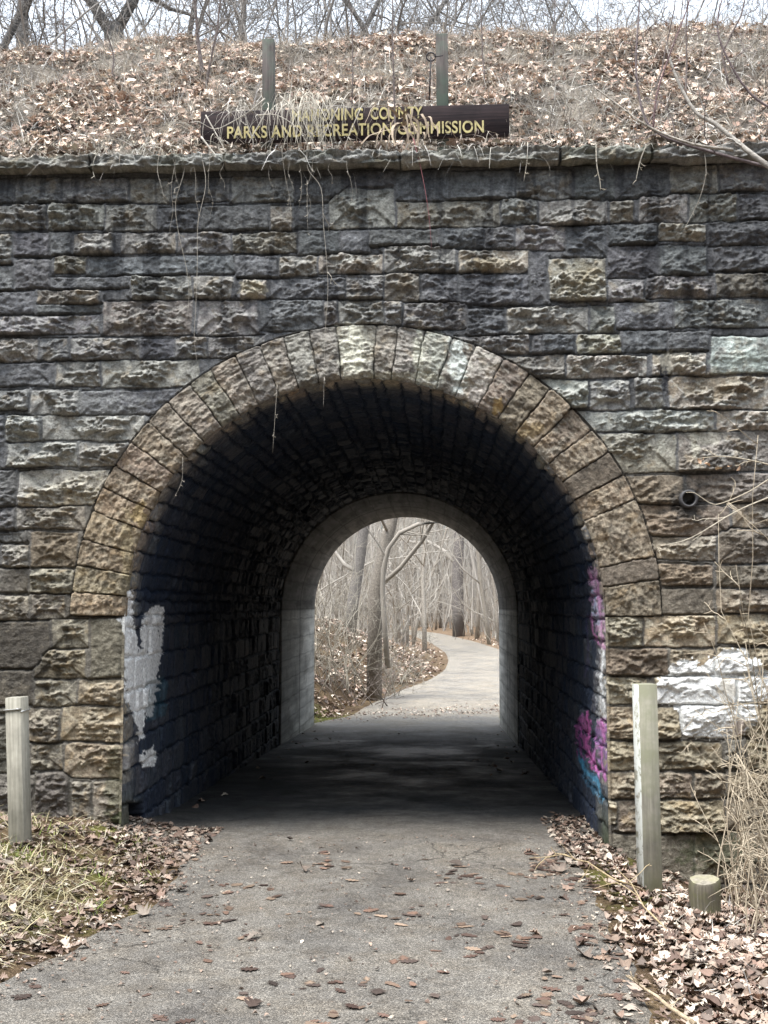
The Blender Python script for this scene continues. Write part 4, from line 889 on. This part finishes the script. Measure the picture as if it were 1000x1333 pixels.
# unseen wood behind the camera, added to block low sky and darken the tunnel
mb = MB(); rr_ = np.random.RandomState(19)
for i in range(900):
    y = rr_.uniform(-34, -15); x_ = rr_.uniform(-32, 30)
    if -9 < x_+.25*(y+8) < -2 and rr_.rand() < .8: continue
    H = rr_.uniform(5, 17); p0 = np.array([x_, y, -.2]); mb.col = tuple(np.array([.16, .14, .12])*rr_.uniform(.6, 1.3))
    mb.tube([p0, p0+[rr_.normal(0, .3), rr_.normal(0, .3), H*.5], p0+[rr_.normal(0, .8), rr_.normal(0, .8), H]], np.array([1, .7, .3])*rr_.uniform(.08, .30), 5, False)
    for k in range(3):
        q_ = p0+[0, 0, H*rr_.uniform(.2, .8)]; mb.tube([q_, q_+[rr_.normal(0, 2.), rr_.normal(0, 1.), rr_.uniform(.5, 3)]], [.06, .02], 3, False)
o = mb.build('near_wood', M['twig'], None, True); tag(o, 'bare wood standing around the near end of the path', 'woodland', None, 'stuff')  # near_wood: added unseen stems behind the camera that block low sky
# brush on the left bank
def bush(name, loc, seed, n, L, r0, label, cat='bush', group=None, col=(.3, .27, .22), kids=(6, 4), spread=.9, lean=(0, 0, 0), up=-.02, part='canes', width=.3, kl=(.5, .5)):
    gr = Grow(seed, kids, kl, .0, .16, (5, 4, 3, 3)); gr.kids = kids
    for i in range(n):
        p = np.array([gr.r.normal(0, width), gr.r.normal(0, width), -.05]); d = np.array([gr.r.normal(0, spread), gr.r.normal(0, spread), 1.])+np.array(lean)
        LL = L*gr.r.uniform(.5, 1.15); Pq = gr.path(p, d, LL, 8, up)
        if name == 'bramble' and loc[0]+Pq[:, 0].min() < 1.45: continue
        gr.branch(Pq, r0*gr.r.uniform(.6, 1.1), r0*.3, 0, LL*.8, .15)
    root = empty(name, loc, label, cat, group)
    for k, nm in ((0, part), (1, 'twigs')):
        if k in gr.parts:
            mb = gr.parts[k]; mb.C = [np.tile(np.array(col)*gr.r.uniform(.6, 1.25), (len(v), 1)) for v in mb.V]; mb.build(nm, M['twig'], root, True)
    return root
BG = 'brush on the bank beyond the tunnel'
for i, (px, y, L, lab) in enumerate(((418, 15.5, 2.2, 'tangled brush at the left edge of the far arch opening'), (440, 17, 3.4, 'tall pale tangle of stems on top of the far left bank'),
        (470, 16, 1.7, 'low twiggy bush below the leaning tree'), (505, 18.5, 1.5, 'small bush on the tip of the leaf bank beside the path bend'),
        (525, 22, 1.6, 'wispy brush right of the leaning trunk'), (425, 22, 4, 'loose thicket behind the far left bank'))):
    x_ = un(px, 780, y)[0]; bush('brush', (x_, y, float(g(x_, y))), 200+i, 16 if L > 2 else 11, L, .013, lab, 'bush', BG, (.34, .31, .255) if i != 2 else (.2, .17, .15), (7, 5), .55, (0, 0, 0), .0, 'stems', .35)
for i, (px, y, L) in enumerate(((648, 20, 1.6), (660, 28, 2.2), (636, 40, 2.5), (612, 52, 2.5), (588, 60, 3), (555, 80, 3), (480, 40, 3.5), (508, 55, 3))):
    x_ = max(un(px, 780, y)[0], float(pathR(y))+.6) if px > 530 else min(un(px, 780, y)[0], float(pathL(y))-.6)
    bush('brush', (x_, y, float(g(x_, y))), 220+i, 9, L, .014, ['thin weeds at the right lip of the far opening', 'thicket just beyond the right side of the far opening', 'scrub right of the path where it bends', 'scrub below the thickest upright trunk', 'pale scrub at the top of the path bend', 'distant scrub where the path disappears', 'scrub left of the path behind the leaning tree', 'distant scrub left of the path end'][i], 'bush', BG, (.36, .32, .26), (6, 4), .4, (0, 0, 0), .02, 'stems', .5)

# trees on and behind the embankment
SG_ = 'bare trees on top of the embankment'
def top_tree(px, w, y, seed, label, lean=0, forks=0, col=(.15, .145, .14), H=7, start=.02):
    p = un(px, 60, y); x_ = p[0]; z_ = float(E(x_, min(y, 9.4)))-.15; gr = Grow(seed, (12, 7, 5, 4), (.45, .5, .5, .45), .05, .2); r_ = w*(y+D)/F_PX/2
    gr.wob = .07
    if forks:
        P = gr.path((0, 0, 0), (lean, 0, 1), 1.75, 4, 0); gr.parts.setdefault(0, MB()).tube(P, [r_*1.25, r_*1.05, r_, r_, r_*1.05], 10, False)
        for sgn in (-1, 1):
            Q_ = gr.path(P[-1]-np.array([0, 0, .15]), (sgn*.55, .1*sgn, 1), H, 10, .03); gr.wob = .2; gr.branch(Q_, r_*.62, r_*.15, 0, H*.8, .04); gr.wob = .07
    else:
        P = gr.path((0, 0, 0), (lean, 0, 1), H, 10, .02); gr.wob = .2; gr.branch(P, r_, r_*.3, 0, H*.8, start)
    return tree_obj(gr, (x_, y, z_), label, SG_, (.17, .16, .15), tcol=col)
top_tree(33, 20, 6.2, 91, 'stout trunk at the top left corner above the embankment', .03)
top_tree(160, 26, 7.0, 92, 'forked trunk above the embankment left of the sign', .02, 1)
top_tree(-25, 12, 5.6, 93, 'leaning trunk cut off by the left edge of the picture', .25)
top_tree(218, 10, 8.5, 94, 'thin trunk right of the forked tree', .02)
top_tree(325, 12, 9, 95, 'slender trunk above the left sign post', -.05)
top_tree(352, 9, 8.0, 99, 'multi limbed tree leaning right behind the left sign post', .55, 0, H=8)
top_tree(402, 12, 7.5, 96, 'low spreading tree behind the crest between the sign posts', .75, 1, H=8)
top_tree(62, 8, 9.5, 97, 'faint tree between the two left trunks', -.2)
top_tree(590, 6, 10, 98, 'wide low branching tree behind the crest above the right sign post', .5, 1, H=7)
top_tree(470, 5, 10.5, 101, 'far tree behind the crest at the middle of the picture', -.6, 1, H=7)
top_tree(760, 6, 11, 102, 'distant thin tree behind the crest right of centre', .3, 1, H=6)
top_tree(900, 5, 11, 103, 'small faint tree behind the crest near the right edge', -.3, 1, H=6)

for i, (px, y, L, lab) in enumerate(((15, 5.2, 2.2, 'brush at the left end of the crest'), (95, 5.8, 2.4, 'brush on the crest left of the forked trunk'), (190, 5.0, 2.0, 'brush on the crest right of the forked trunk'), (235, 6.5, 2.8, 'taller brush above the left end of the sign'),
        (300, 5.2, 2.2, 'brush on the crest above the word PARKS'), (375, 6, 2.6, 'thick brush right of the left sign post'), (440, 5.0, 2.2, 'brush above the word RECREATION'), (500, 6.5, 2.4, 'brush on the crest above COUNTY'), (548, 5.2, 1.8, 'brush left of the right sign post'),
        (640, 6.4, 2.2, 'brush on the crest right of the right sign post'), (700, 7, 2.0, 'thin brush above the right end of the sign'), (770, 6.8, 1.8, 'thin brush on the right crest'), (850, 6, 1.3, 'low brush on the right crest'), (940, 6.5, 1.4, 'low brush near the right end of the crest'))):
    x_ = un(px, 60, y)[0]; bush('brush', (x_, y, float(E(x_, y))), 260+i, 10, L*1.25, .016, lab, 'bush', 'brush along the crest of the embankment', (.30, .28, .26), (8, 5, 4), .3, (0, 0, 0), .03, 'stems', .3, (.45, .5, .5))
# saplings and upright stems on the slope
def on_slope(px, py):                     # where the ray of a slope pixel meets the embankment
    lo, hi = .42, 4.4
    for _ in range(40):
        mid = (lo+hi)/2; p = un(px, py, mid)
        if p[2] > float(E(p[0], mid)): lo = mid
        else: hi = mid
    return un(px, py, lo)
SPG = 'thin saplings growing on the embankment'
def sapling(pb, pts, r, label, col=(.19, .16, .15), kids=5, seed=1, name='sapling', group=SPG, y=None, L=.5):
    b0 = on_slope(*pb) if y is None else un(*pb, y); gr = Grow(seed, (kids, 3), (L, .5), .1, .15, (5, 3, 3, 3)); yy = b0[1]
    P = [np.zeros(3)]+[un(px, py, yy-.03*k)-b0 for k, (px, py) in enumerate(pts)]
    P = np.array(P); Pn = []
    for i in range(len(P)-1):
        for t_ in (0, .5): Pn.append(P[i]*(1-t_)+P[i+1]*t_+(gr.r.normal(0, .008, 3) if t_ else 0))
    Pn.append(P[-1]); Pn = np.array(Pn); LL = np.linalg.norm(P[-1]-P[0])
    gr.branch(Pn, r, r*.45, 0, LL*.7, .35); return tree_obj(gr, tuple(b0), label, group, col, 'sapling' if name == 'sapling' else 'branch', name, ('stem', 'twigs'), tcol=col)
sapling((83, 95), [(84, 60), (82, 30), (83, -30)], .012, 'thin upright sapling near the left end of the slope', seed=301)
sapling((262, 105), [(260, 70), (256, 30), (254, -30)], .022, 'dark rough stemmed sapling left of the left sign post', seed=302, kids=9)
sapling((268, 120), [(274, 80), (283, 40), (290, -20)], .014, 'leaning sapling beside the dark rough stem', seed=303)
sapling((630, 115), [(628, 70), (626, 20), (627, -30)], .009, 'thin reddish shoot right of the right sign post', seed=304, kids=3)
sapling((720, 80), [(721, 40), (723, -10)], .008, 'short shoot near the middle of the right slope', seed=305, kids=2)
sapling((776, 60), [(778, 30), (779, -20)], .008, 'shoot just below the crest right of centre', seed=306, kids=3)
sapling((893, 140), [(894, 90), (893, 40), (897, -20)], .010, 'upright dark shoot on the right slope', seed=307, kids=5)
sapling((950, 120), [(940, 70), (965, 20), (975, -20)], .012, 'crooked sapling near the right end of the slope', seed=308, kids=6)
sapling((458, 150), [(459, 60), (456, 10), (455, -30)], .006, 'hair thin shoot above the word COUNTY', seed=309, kids=2)
sapling((514, 185), [(513, 120), (511, 60), (511, -30)], .009, 'tall straight stem crossing in front of the middle of the sign', seed=310, kids=2, y=.45)
sapling((150, 110), [(148, 80), (143, 55), (140, 40)], .010, 'stubby twig on the left slope', seed=311, kids=4)
sapling((848, 130), [(862, 90), (872, 40), (880, -20)], .009, 'slanting shoot on the right slope', seed=312, kids=4)

# bare shrub reaching in from the right edge
SH = 'bare branches reaching in from the right edge'
def cane(name, pts, y, r, label, group=None, col=(.42, .36, .28), kids=0, seed=1, cat='branch', dy=0., tip=.35):
    Q = [un(px, py, y+dy*k) for k, (px, py) in enumerate(pts)]; b0 = Q[0]; P = np.array(Q)-b0
    Pn = [P[0]]                            # Catmull-Rom smoothing
    E_ = np.vstack([2*P[0]-P[1], P, 2*P[-1]-P[-2]])
    for i in range(len(P)-1):
        for t_ in (.25, .5, .75, 1.):
            a, b, c_, d = E_[i], E_[i+1], E_[i+2], E_[i+3]
            Pn.append(.5*((2*b)+(c_-a)*t_+(2*a-5*b+4*c_-d)*t_**2+(-a+3*b-3*c_+d)*t_**3))
    Pn = np.array(Pn); gr = Grow(seed, (kids, 2), (.25, .4) if name != 'hanging_vine' or col is not VC else (.09, .4), .0, .25, (5, 3, 3, 3)); r = r*(.62 if name == 'hanging_vine' else 1)
    if kids: gr.branch(Pn, r, r*tip, 0, np.linalg.norm(P[-1]-P[0]), .2)
    else: gr.parts[0] = MB(); gr.parts[0].tube(Pn, np.linspace(r, r*tip, len(Pn)), 5)
    if not kids:
        mb = gr.parts[0]; mb.C = [np.tile(col, (len(v), 1)) for v in mb.V]; o = mb.build(name, M['twig'], None, True); o.location = b0; return tag(o, label, cat, group)
    return tree_obj(gr, tuple(b0), label, group, col, cat, name, ('stem', 'twigs'), tcol=col)
cane('bare_branch', [(1030, 235), (985, 205), (960, 185), (930, 160), (905, 145), (880, 100), (868, 60)], -.35, .022, 'thick pale branch entering at the right edge above the coping', SH, (.40, .37, .33), 7, 401, dy=.05)
cane('bare_branch', [(1030, 225), (960, 207), (900, 190), (860, 175), (838, 150), (828, 90), (831, 30), (834, -30)], -.25, .014, 'dark branch sweeping along the coping then turning upright', SH, (.17, .14, .14), 8, 402, dy=.04)
cane('bare_branch', [(955, 195), (900, 187), (845, 165), (800, 133), (772, 112)], -.3, .012, 'pale twig forking left over the slope', SH, (.42, .38, .33), 5, 403, dy=.04)
cane('bare_branch', [(850, 170), (856, 120), (876, 60), (895, 10), (905, -30)], -.1, .008, 'reddish slanting twig at the right of the slope', SH, (.22, .15, .15), 4, 404)
cane('bare_branch', [(1020, 150), (975, 120), (940, 60), (935, 20), (950, -30)], -.2, .010, 'thin twig arching near the top right corner', SH, (.2, .16, .16), 5, 405)

# hanging vines on the wall
VG = 'dead vines hanging down the wall'
VC = (.38, .35, .30)
cane('hanging_vine', [(236, 195), (240, 222), (229, 262), (232, 300), (243, 350), (246, 385), (243, 420)], -.10, .0045, 'long pale vine curving down left of the sign', VG, VC, 4, 621)
cane('hanging_vine', [(262, 200), (268, 240), (258, 290), (257, 345), (255, 400), (253, 440), (257, 475)], -.11, .004, 'longest straight vine below the left end of the sign', VG, VC, 0)
cane('hanging_vine', [(210, 190), (205, 220), (212, 250), (214, 262)], -.12, .004, 'short vine with leaf left of the long vines', VG, VC, 4, 622)
cane('hanging_vine', [(400, 190), (401, 220), (418, 245), (421, 290), (425, 335), (427, 380), (423, 440), (422, 500), (421, 530)], -.12, .004, 'vine falling from the sign clump to the arch crown', VG, VC, 4, 623)
cane('hanging_vine', [(400, 235), (400, 270), (401, 304)], -.1, .0035, 'short straight vine below the grass clump', VG, VC, 4, 624)
cane('hanging_vine', [(388, 200), (393, 240), (389, 272)], -.1, .003, 'shorter vine left of the straight one', VG, VC, 4, 625)
cane('hanging_vine', [(538, 180), (547, 215), (554, 250), (559, 285), (562, 325)], -.09, .0045, 'reddish vine right of the middle of the sign', VG, (.33, .14, .15))
cane('hanging_vine', [(361, 500), (359, 530), (355, 590)], -.04, .0035, 'pale strand hanging into the tunnel mouth below the arch', VG, VC, 4, 626)
cane('hanging_vine', [(238, 595), (237, 625), (226, 650)], -.04, .003, 'short strand hanging at the left shoulder of the arch', VG, VC, 4, 627)
cane('hanging_vine', [(917, 195), (919, 225), (912, 255), (898, 285), (890, 300)], -.12, .0055, 'curved vine right of the coping middle', VG, VC, 4, 628)
cane('hanging_vine', [(776, 188), (777, 215), (781, 235), (782, 248)], -.12, .008, 'straw coloured root hanging over the coping', VG, (.5, .46, .38), 3, 411)
cane('hanging_vine', [(842, 188), (835, 205), (831, 220), (828, 235)], -.12, .008, 'forked pale root hanging right of the straw one', VG, (.52, .48, .4), 3, 412)
cane('hanging_vine', [(687, 185), (686, 210), (682, 236)], -.12, .006, 'short root hanging right of the sign', VG, (.48, .44, .36), 2, 413)
cane('hanging_vine', [(133, 190), (123, 207), (121, 222), (124, 232)], -.12, .007, 'hooked root hanging over the left coping', VG, (.5, .47, .4), 2, 414)
cane('hanging_vine', [(158, 190), (156, 205), (155, 216)], -.12, .006, 'stub of root right of the hooked one', VG, (.5, .45, .38), 1, 415)
rv = random.Random(91)
for k, (x0, y1_, lab) in enumerate(((232, 330, 'wispy strand left of the long pale vine'), (248, 300, 'short wispy strand between the two long vines'), (272, 280, 'wispy strand just right of the longest vine'), (285, 250, 'thin short strand below the sign corner'),
        (352, 262, 'thin strand below the left sign post'), (366, 300, 'thin strand right of the left sign post'), (380, 250, 'short thin strand below the word AND'), (411, 285, 'thin strand close beside the clump vine'), (436, 240, 'thin short strand below the word RECREATION'),
        (222, 250, 'thin strand at the left of the hanging group'), (450, 265, 'thin strand right of the grass clump'), (700, 230, 'thin strand on the coping right of the short root'))):
    x_ = x0; pts = [(x_, 190)]
    for j in range(1, 6): x_ += rv.uniform(-6, 6); pts.append((x_, 190+(y1_-190)*j/5))
    cane('hanging_vine', pts, -.11, .0028, lab, VG, VC, 3, 640+k)
# pale runners tangled over the left of the sign
TGp = 'pale runners tangled over the left half of the sign'
for k, (pts, r, lab) in enumerate((([(345, 128), (325, 145), (300, 160), (280, 168), (262, 160)], .006, 'runner curling left across the sign corner'), ([(262, 178), (275, 195), (292, 215), (303, 228), (318, 218), (330, 190), (322, 160), (318, 140)], .008, 'thick looped runner hanging below the left of the sign'),
        ([(268, 150), (290, 190), (306, 225)], .006, 'straight runner slanting down the sign corner'), ([(350, 140), (330, 175), (312, 210), (300, 232)], .005, 'runner slanting left below PARKS'), ([(240, 218), (270, 215), (300, 228), (310, 212)], .006, 'runner lying along the coping'),
        ([(365, 125), (390, 150), (410, 190), (425, 225)], .005, 'runner slanting right across the word AND'), ([(440, 140), (425, 170), (405, 215), (398, 240)], .005, 'runner slanting left across the word RECREATION'), ([(470, 140), (455, 175), (440, 215)], .004, 'thin runner left of the word COUNTY'), ([(335, 150), (360, 150), (385, 165), (402, 190)], .005, 'runner over the top of the word PARKS'))):
    cane('pale_runner', pts, .38, r, lab, TGp, (.50, .46, .40), 3, 430+k, 'vine', -.035)
# clumps of dead grass hanging over the sign and coping
def hanging_clump(px, py, n, L, spread, label, col, y=.35, seed=1, w=.003, name='grass_clump', out=.25):
    b0 = un(px, py, y); r_ = np.random.RandomState(seed); V = []; Q = []; C = []; k = 7
    for i in range(n):
        p = np.array([r_.normal(0, spread), r_.uniform(-.05, .1), r_.uniform(-.02, .10)]); d = np.array([r_.normal(0, .7), -r_.uniform(.3, 1), r_.uniform(-.25, .35)]); d *= out*r_.uniform(.2, 1)/np.linalg.norm(d)
        LL = L*r_.uniform(.35, 1.1); t_ = np.linspace(0, 1, k)[:, None]; P = p+d*np.minimum(t_*1.8, 1)+np.array([r_.normal(0, .22), -.12, -1])*LL*(t_**1.7)+np.cumsum(r_.normal(0, .006, (k, 3)), 0)
        sd = unit(np.array([1, r_.normal(0, .6), 0])); ww = w*r_.uniform(.5, 1.3)*(1-.7*t_); V.append(np.stack([P-sd*ww, P+sd*ww], 1).reshape(-1, 3))
        Q += [(i*2*k+2*j, i*2*k+2*j+1, i*2*k+2*j+3, i*2*k+2*j+2) for j in range(k-1)]; C.append(np.tile(np.array(col)*r_.uniform(.55, 1.25), (2*k, 1)))
    o = mesh_np(name, np.concatenate(V), np.array(Q), M['twig'], None, np.concatenate(C)); o.location = b0; tag(o, label, 'grass clump', 'dead grass clumps drooping over the coping'); return o
hanging_clump(405, 134, 95, .52, .09, 'big straw clump drooping over the words AND RECREATION', (.52, .48, .40), .42, 501)
hanging_clump(345, 142, 26, .35, .10, 'straw clump drooping over the word PARKS', (.48, .44, .38), .42, 502)
hanging_clump(455, 132, 30, .25, .10, 'sparse straw tuft over the first line of the sign', (.46, .42, .36), .42, 503)
hanging_clump(300, 150, 14, .30, .12, 'thin straw tuft at the left corner of the sign', (.5, .46, .4), .42, 504)
hanging_clump(524, 165, 22, .38, .022, 'dry leafy spray hanging before the word COMMISSION', (.34, .27, .20), .30, 505, .012, out=.35)
hanging_clump(610, 192, 30, .14, .05, 'rooty tuft on the coping below the right sign post', (.38, .32, .27), .05, 506, .004, out=.2)
hanging_clump(205, 195, 40, .16, .2, 'short straw fringe on the coping left of the sign', (.46, .42, .34), .1, 507, out=.2)
hanging_clump(60, 200, 30, .12, .2, 'short fringe on the coping at the far left', (.42, .38, .3), .1, 508, out=.2)
hanging_clump(720, 188, 40, .14, .22, 'short fringe on the coping right of the sign', (.42, .38, .32), .1, 509, out=.2)

# brambles at the right edge
BR = 'brambles against the right of the wall'
def bramble(px, y, seed, n, L, label, lean, r=.0055, up=.02):
    x_ = un(px, 900, y)[0]; return bush('bramble', (x_, y, float(g(x_, y))), seed, n, L, r, label, 'bramble', BR, (.46, .39, .29), (5, 3), .22, lean, up, 'canes', .16, (.22, .4))
bramble(1015, -.45, 601, 13, 2.3, 'tall tan bramble arching up beside the drain pipe', (-.15, -.05, .6), up=.0)
bramble(985, -.8, 602, 9, 1.3, 'waist high bramble in front of the white painted stones', (-.2, 0, .2), up=-.02)
bramble(1010, -1.5, 603, 14, 1.2, 'dense bramble right of the stump', (-.25, -.1, 0), up=-.04)
bramble(960, -.35, 604, 14, 1.0, 'thin bramble against the wall foot', (.1, 0, .2), up=-.02)
bramble(1050, -2.2, 605, 12, 1.3, 'low bramble at the lower right edge', (-.2, 0, -.1), up=-.05)
bramble(1000, -1.9, 608, 10, .9, 'small bramble poking from the leaves below the stump', (-.1, -.1, 0), up=-.05)
bramble(1035, -.25, 607, 10, 1.9, 'shoulder high bramble close to the wall at the right edge', (-.1, 0, .4), up=-.02)
bramble(1060, -.6, 606, 18, 2.7, 'long cane bramble at the right edge of the picture', (-.25, 0, .8), up=-.01)
cane('bramble_cane', [(1020, 610), (990, 602), (960, 596), (935, 594), (908, 597)], -.35, .006, 'single cane with dried leaves reaching left above the drain pipe', None, (.5, .44, .34), 2, 611)
cane('bramble_cane', [(1010, 618), (975, 640), (940, 655), (925, 655), (905, 642), (893, 641)], -.3, .005, 'single cane curling over the drain pipe', None, (.5, .44, .34), 0, 612)
cane('bramble_cane', [(1020, 640), (960, 665), (900, 700), (855, 712)], -.35, .006, 'long cane crossing the brown stones below the pipe', None, (.5, .45, .36), 3, 613)
dl = un(915, 600, -.37); leaves('dried_leaves', np.array([dl, dl+[.03, 0, -.03], dl+[-.02, 0, -.01], dl+[.10, 0, -.05], dl+[.17, 0, -.04], dl+[.23, 0, -.06]]), (.04, .06), 1.3, 'withered leaves on the cane above the pipe', .01, np.array([(.5, .33, .22), (.55, .42, .28)]))
# fallen sticks
SK = 'fallen sticks on the ground'
def stick(pts, zo, r, label, kids, seed, col=(.42, .33, .20)):
    Q = []
    for px, py, up_ in pts:
        z_ = 0.
        for _ in range(6): p = ung(px, py, z_); z_ = float(g(p[0], p[1]))+zo+up_
        Q.append(ung(px, py, z_))
    b0 = Q[0]; P = np.array(Q)-b0; gr = Grow(seed, (kids, 1), (.3, .4), .0, .2, (6, 4, 3, 3)); Pn = [P[0]]
    for i in range(len(P)-1): Pn += [P[i]*.5+P[i+1]*.5+gr.r.normal(0, .004, 3), P[i+1]]
    gr.branch(np.array(Pn), r, r*.4, 0, np.linalg.norm(P[-1]-P[0]), .2); o = tree_obj(gr, tuple(b0), label, SK, col, 'stick', 'fallen_stick', ('stem', 'twigs'), tcol=col); return o
stick([(840, 1160, .03), (800, 1145, .10), (765, 1122, .12), (735, 1112, .10), (690, 1117, .05)], .01, .006, 'long tan stick arching over the path edge left of the tall post', 5, 701)
stick([(868, 1210, .0), (838, 1180, .05), (822, 1150, .10), (800, 1128, .10)], .02, .005, 'thin twig pointing up left of the tall post base', 2, 702)
stick([(905, 1333, .02), (870, 1310, .04), (840, 1288, .05), (815, 1270, .08)], .02, .010, 'thick stick in the leaves at the bottom right', 3, 703, (.40, .32, .22))
stick([(200, 1105, 0), (232, 1100, .01), (262, 1103, .0)], .015, .007, 'short stick on the ground at the left of the tunnel mouth', 2, 704, (.25, .19, .13))

# ------------------------------------------------------------------ light
SUN_EL, SUN_AZ = math.radians(66), math.radians(222)   # azimuth clockwise from +y
w = bpy.data.worlds.new('World'); SC.world = w; w.use_nodes = True; nt = w.node_tree; bg = nt.nodes['Background']
sky = nt.nodes.new('ShaderNodeTexSky'); sky.sky_type = 'NISHITA'; sky.sun_disc = False; sky.sun_elevation = SUN_EL; sky.sun_rotation = SUN_AZ
sky.air_density = 1.0; sky.dust_density = 1.5; sky.ozone_density = 1.2
mx = nt.nodes.new('ShaderNodeMix'); mx.data_type = 'RGBA'; mx.inputs[0].default_value = .75; mx.inputs[7].default_value = (6.6, 6.9, 7.1, 1)
geo = nt.nodes.new('ShaderNodeTexCoord'); sp = nt.nodes.new('ShaderNodeSeparateXYZ'); nt.links.new(geo.outputs['Generated'], sp.inputs[0])
mr = nt.nodes.new('ShaderNodeMapRange'); nt.links.new(sp.outputs['Z'], mr.inputs['Value']); mr.inputs['From Min'].default_value = .10; mr.inputs['From Max'].default_value = 1; mr.inputs['To Min'].default_value = .04; mr.inputs['To Max'].default_value = 3.0
cn = nt.nodes.new('ShaderNodeTexNoise'); cn.inputs['Scale'].default_value = 2.2; cn.inputs['Detail'].default_value = 5; nt.links.new(geo.outputs['Generated'], cn.inputs['Vector'])
ml = nt.nodes.new('ShaderNodeMapRange'); nt.links.new(cn.outputs['Fac'], ml.inputs['Value']); ml.inputs['From Min'].default_value = .3; ml.inputs['From Max'].default_value = .7; ml.inputs['To Min'].default_value = .85; ml.inputs['To Max'].default_value = 1.15
pr = nt.nodes.new('ShaderNodeMath'); pr.operation = 'MULTIPLY'; nt.links.new(mr.outputs[0], pr.inputs[0]); nt.links.new(ml.outputs[0], pr.inputs[1])
vm = nt.nodes.new('ShaderNodeVectorMath'); vm.operation = 'SCALE'; vm.inputs[0].default_value = (4.5, 4.85, 5.25); nt.links.new(pr.outputs[0], vm.inputs['Scale']); nt.links.new(vm.outputs[0], mx.inputs[7])
nt.links.new(sky.outputs[0], mx.inputs[6]); nt.links.new(mx.outputs[2], bg.inputs['Color']); bg.inputs['Strength'].default_value = .12
sd = bpy.data.lights.new('sun', 'SUN'); sd.energy = 2.3; sd.angle = math.radians(25); sd.color = (1, .965, .92)
so = bpy.data.objects.new('sun', sd); COL.objects.link(so)
dv = Vector((math.sin(SUN_AZ)*math.cos(SUN_EL), math.cos(SUN_AZ)*math.cos(SUN_EL), math.sin(SUN_EL))); so.rotation_euler = dv.to_track_quat('Z', 'Y').to_euler(); so.location = dv*20
SC.view_settings.view_transform = 'Standard'; SC.view_settings.look = 'None'; SC.view_settings.gamma = 1; SC.view_settings.exposure = 1.42
SC.cycles.max_bounces = 6; SC.cycles.diffuse_bounces = 4
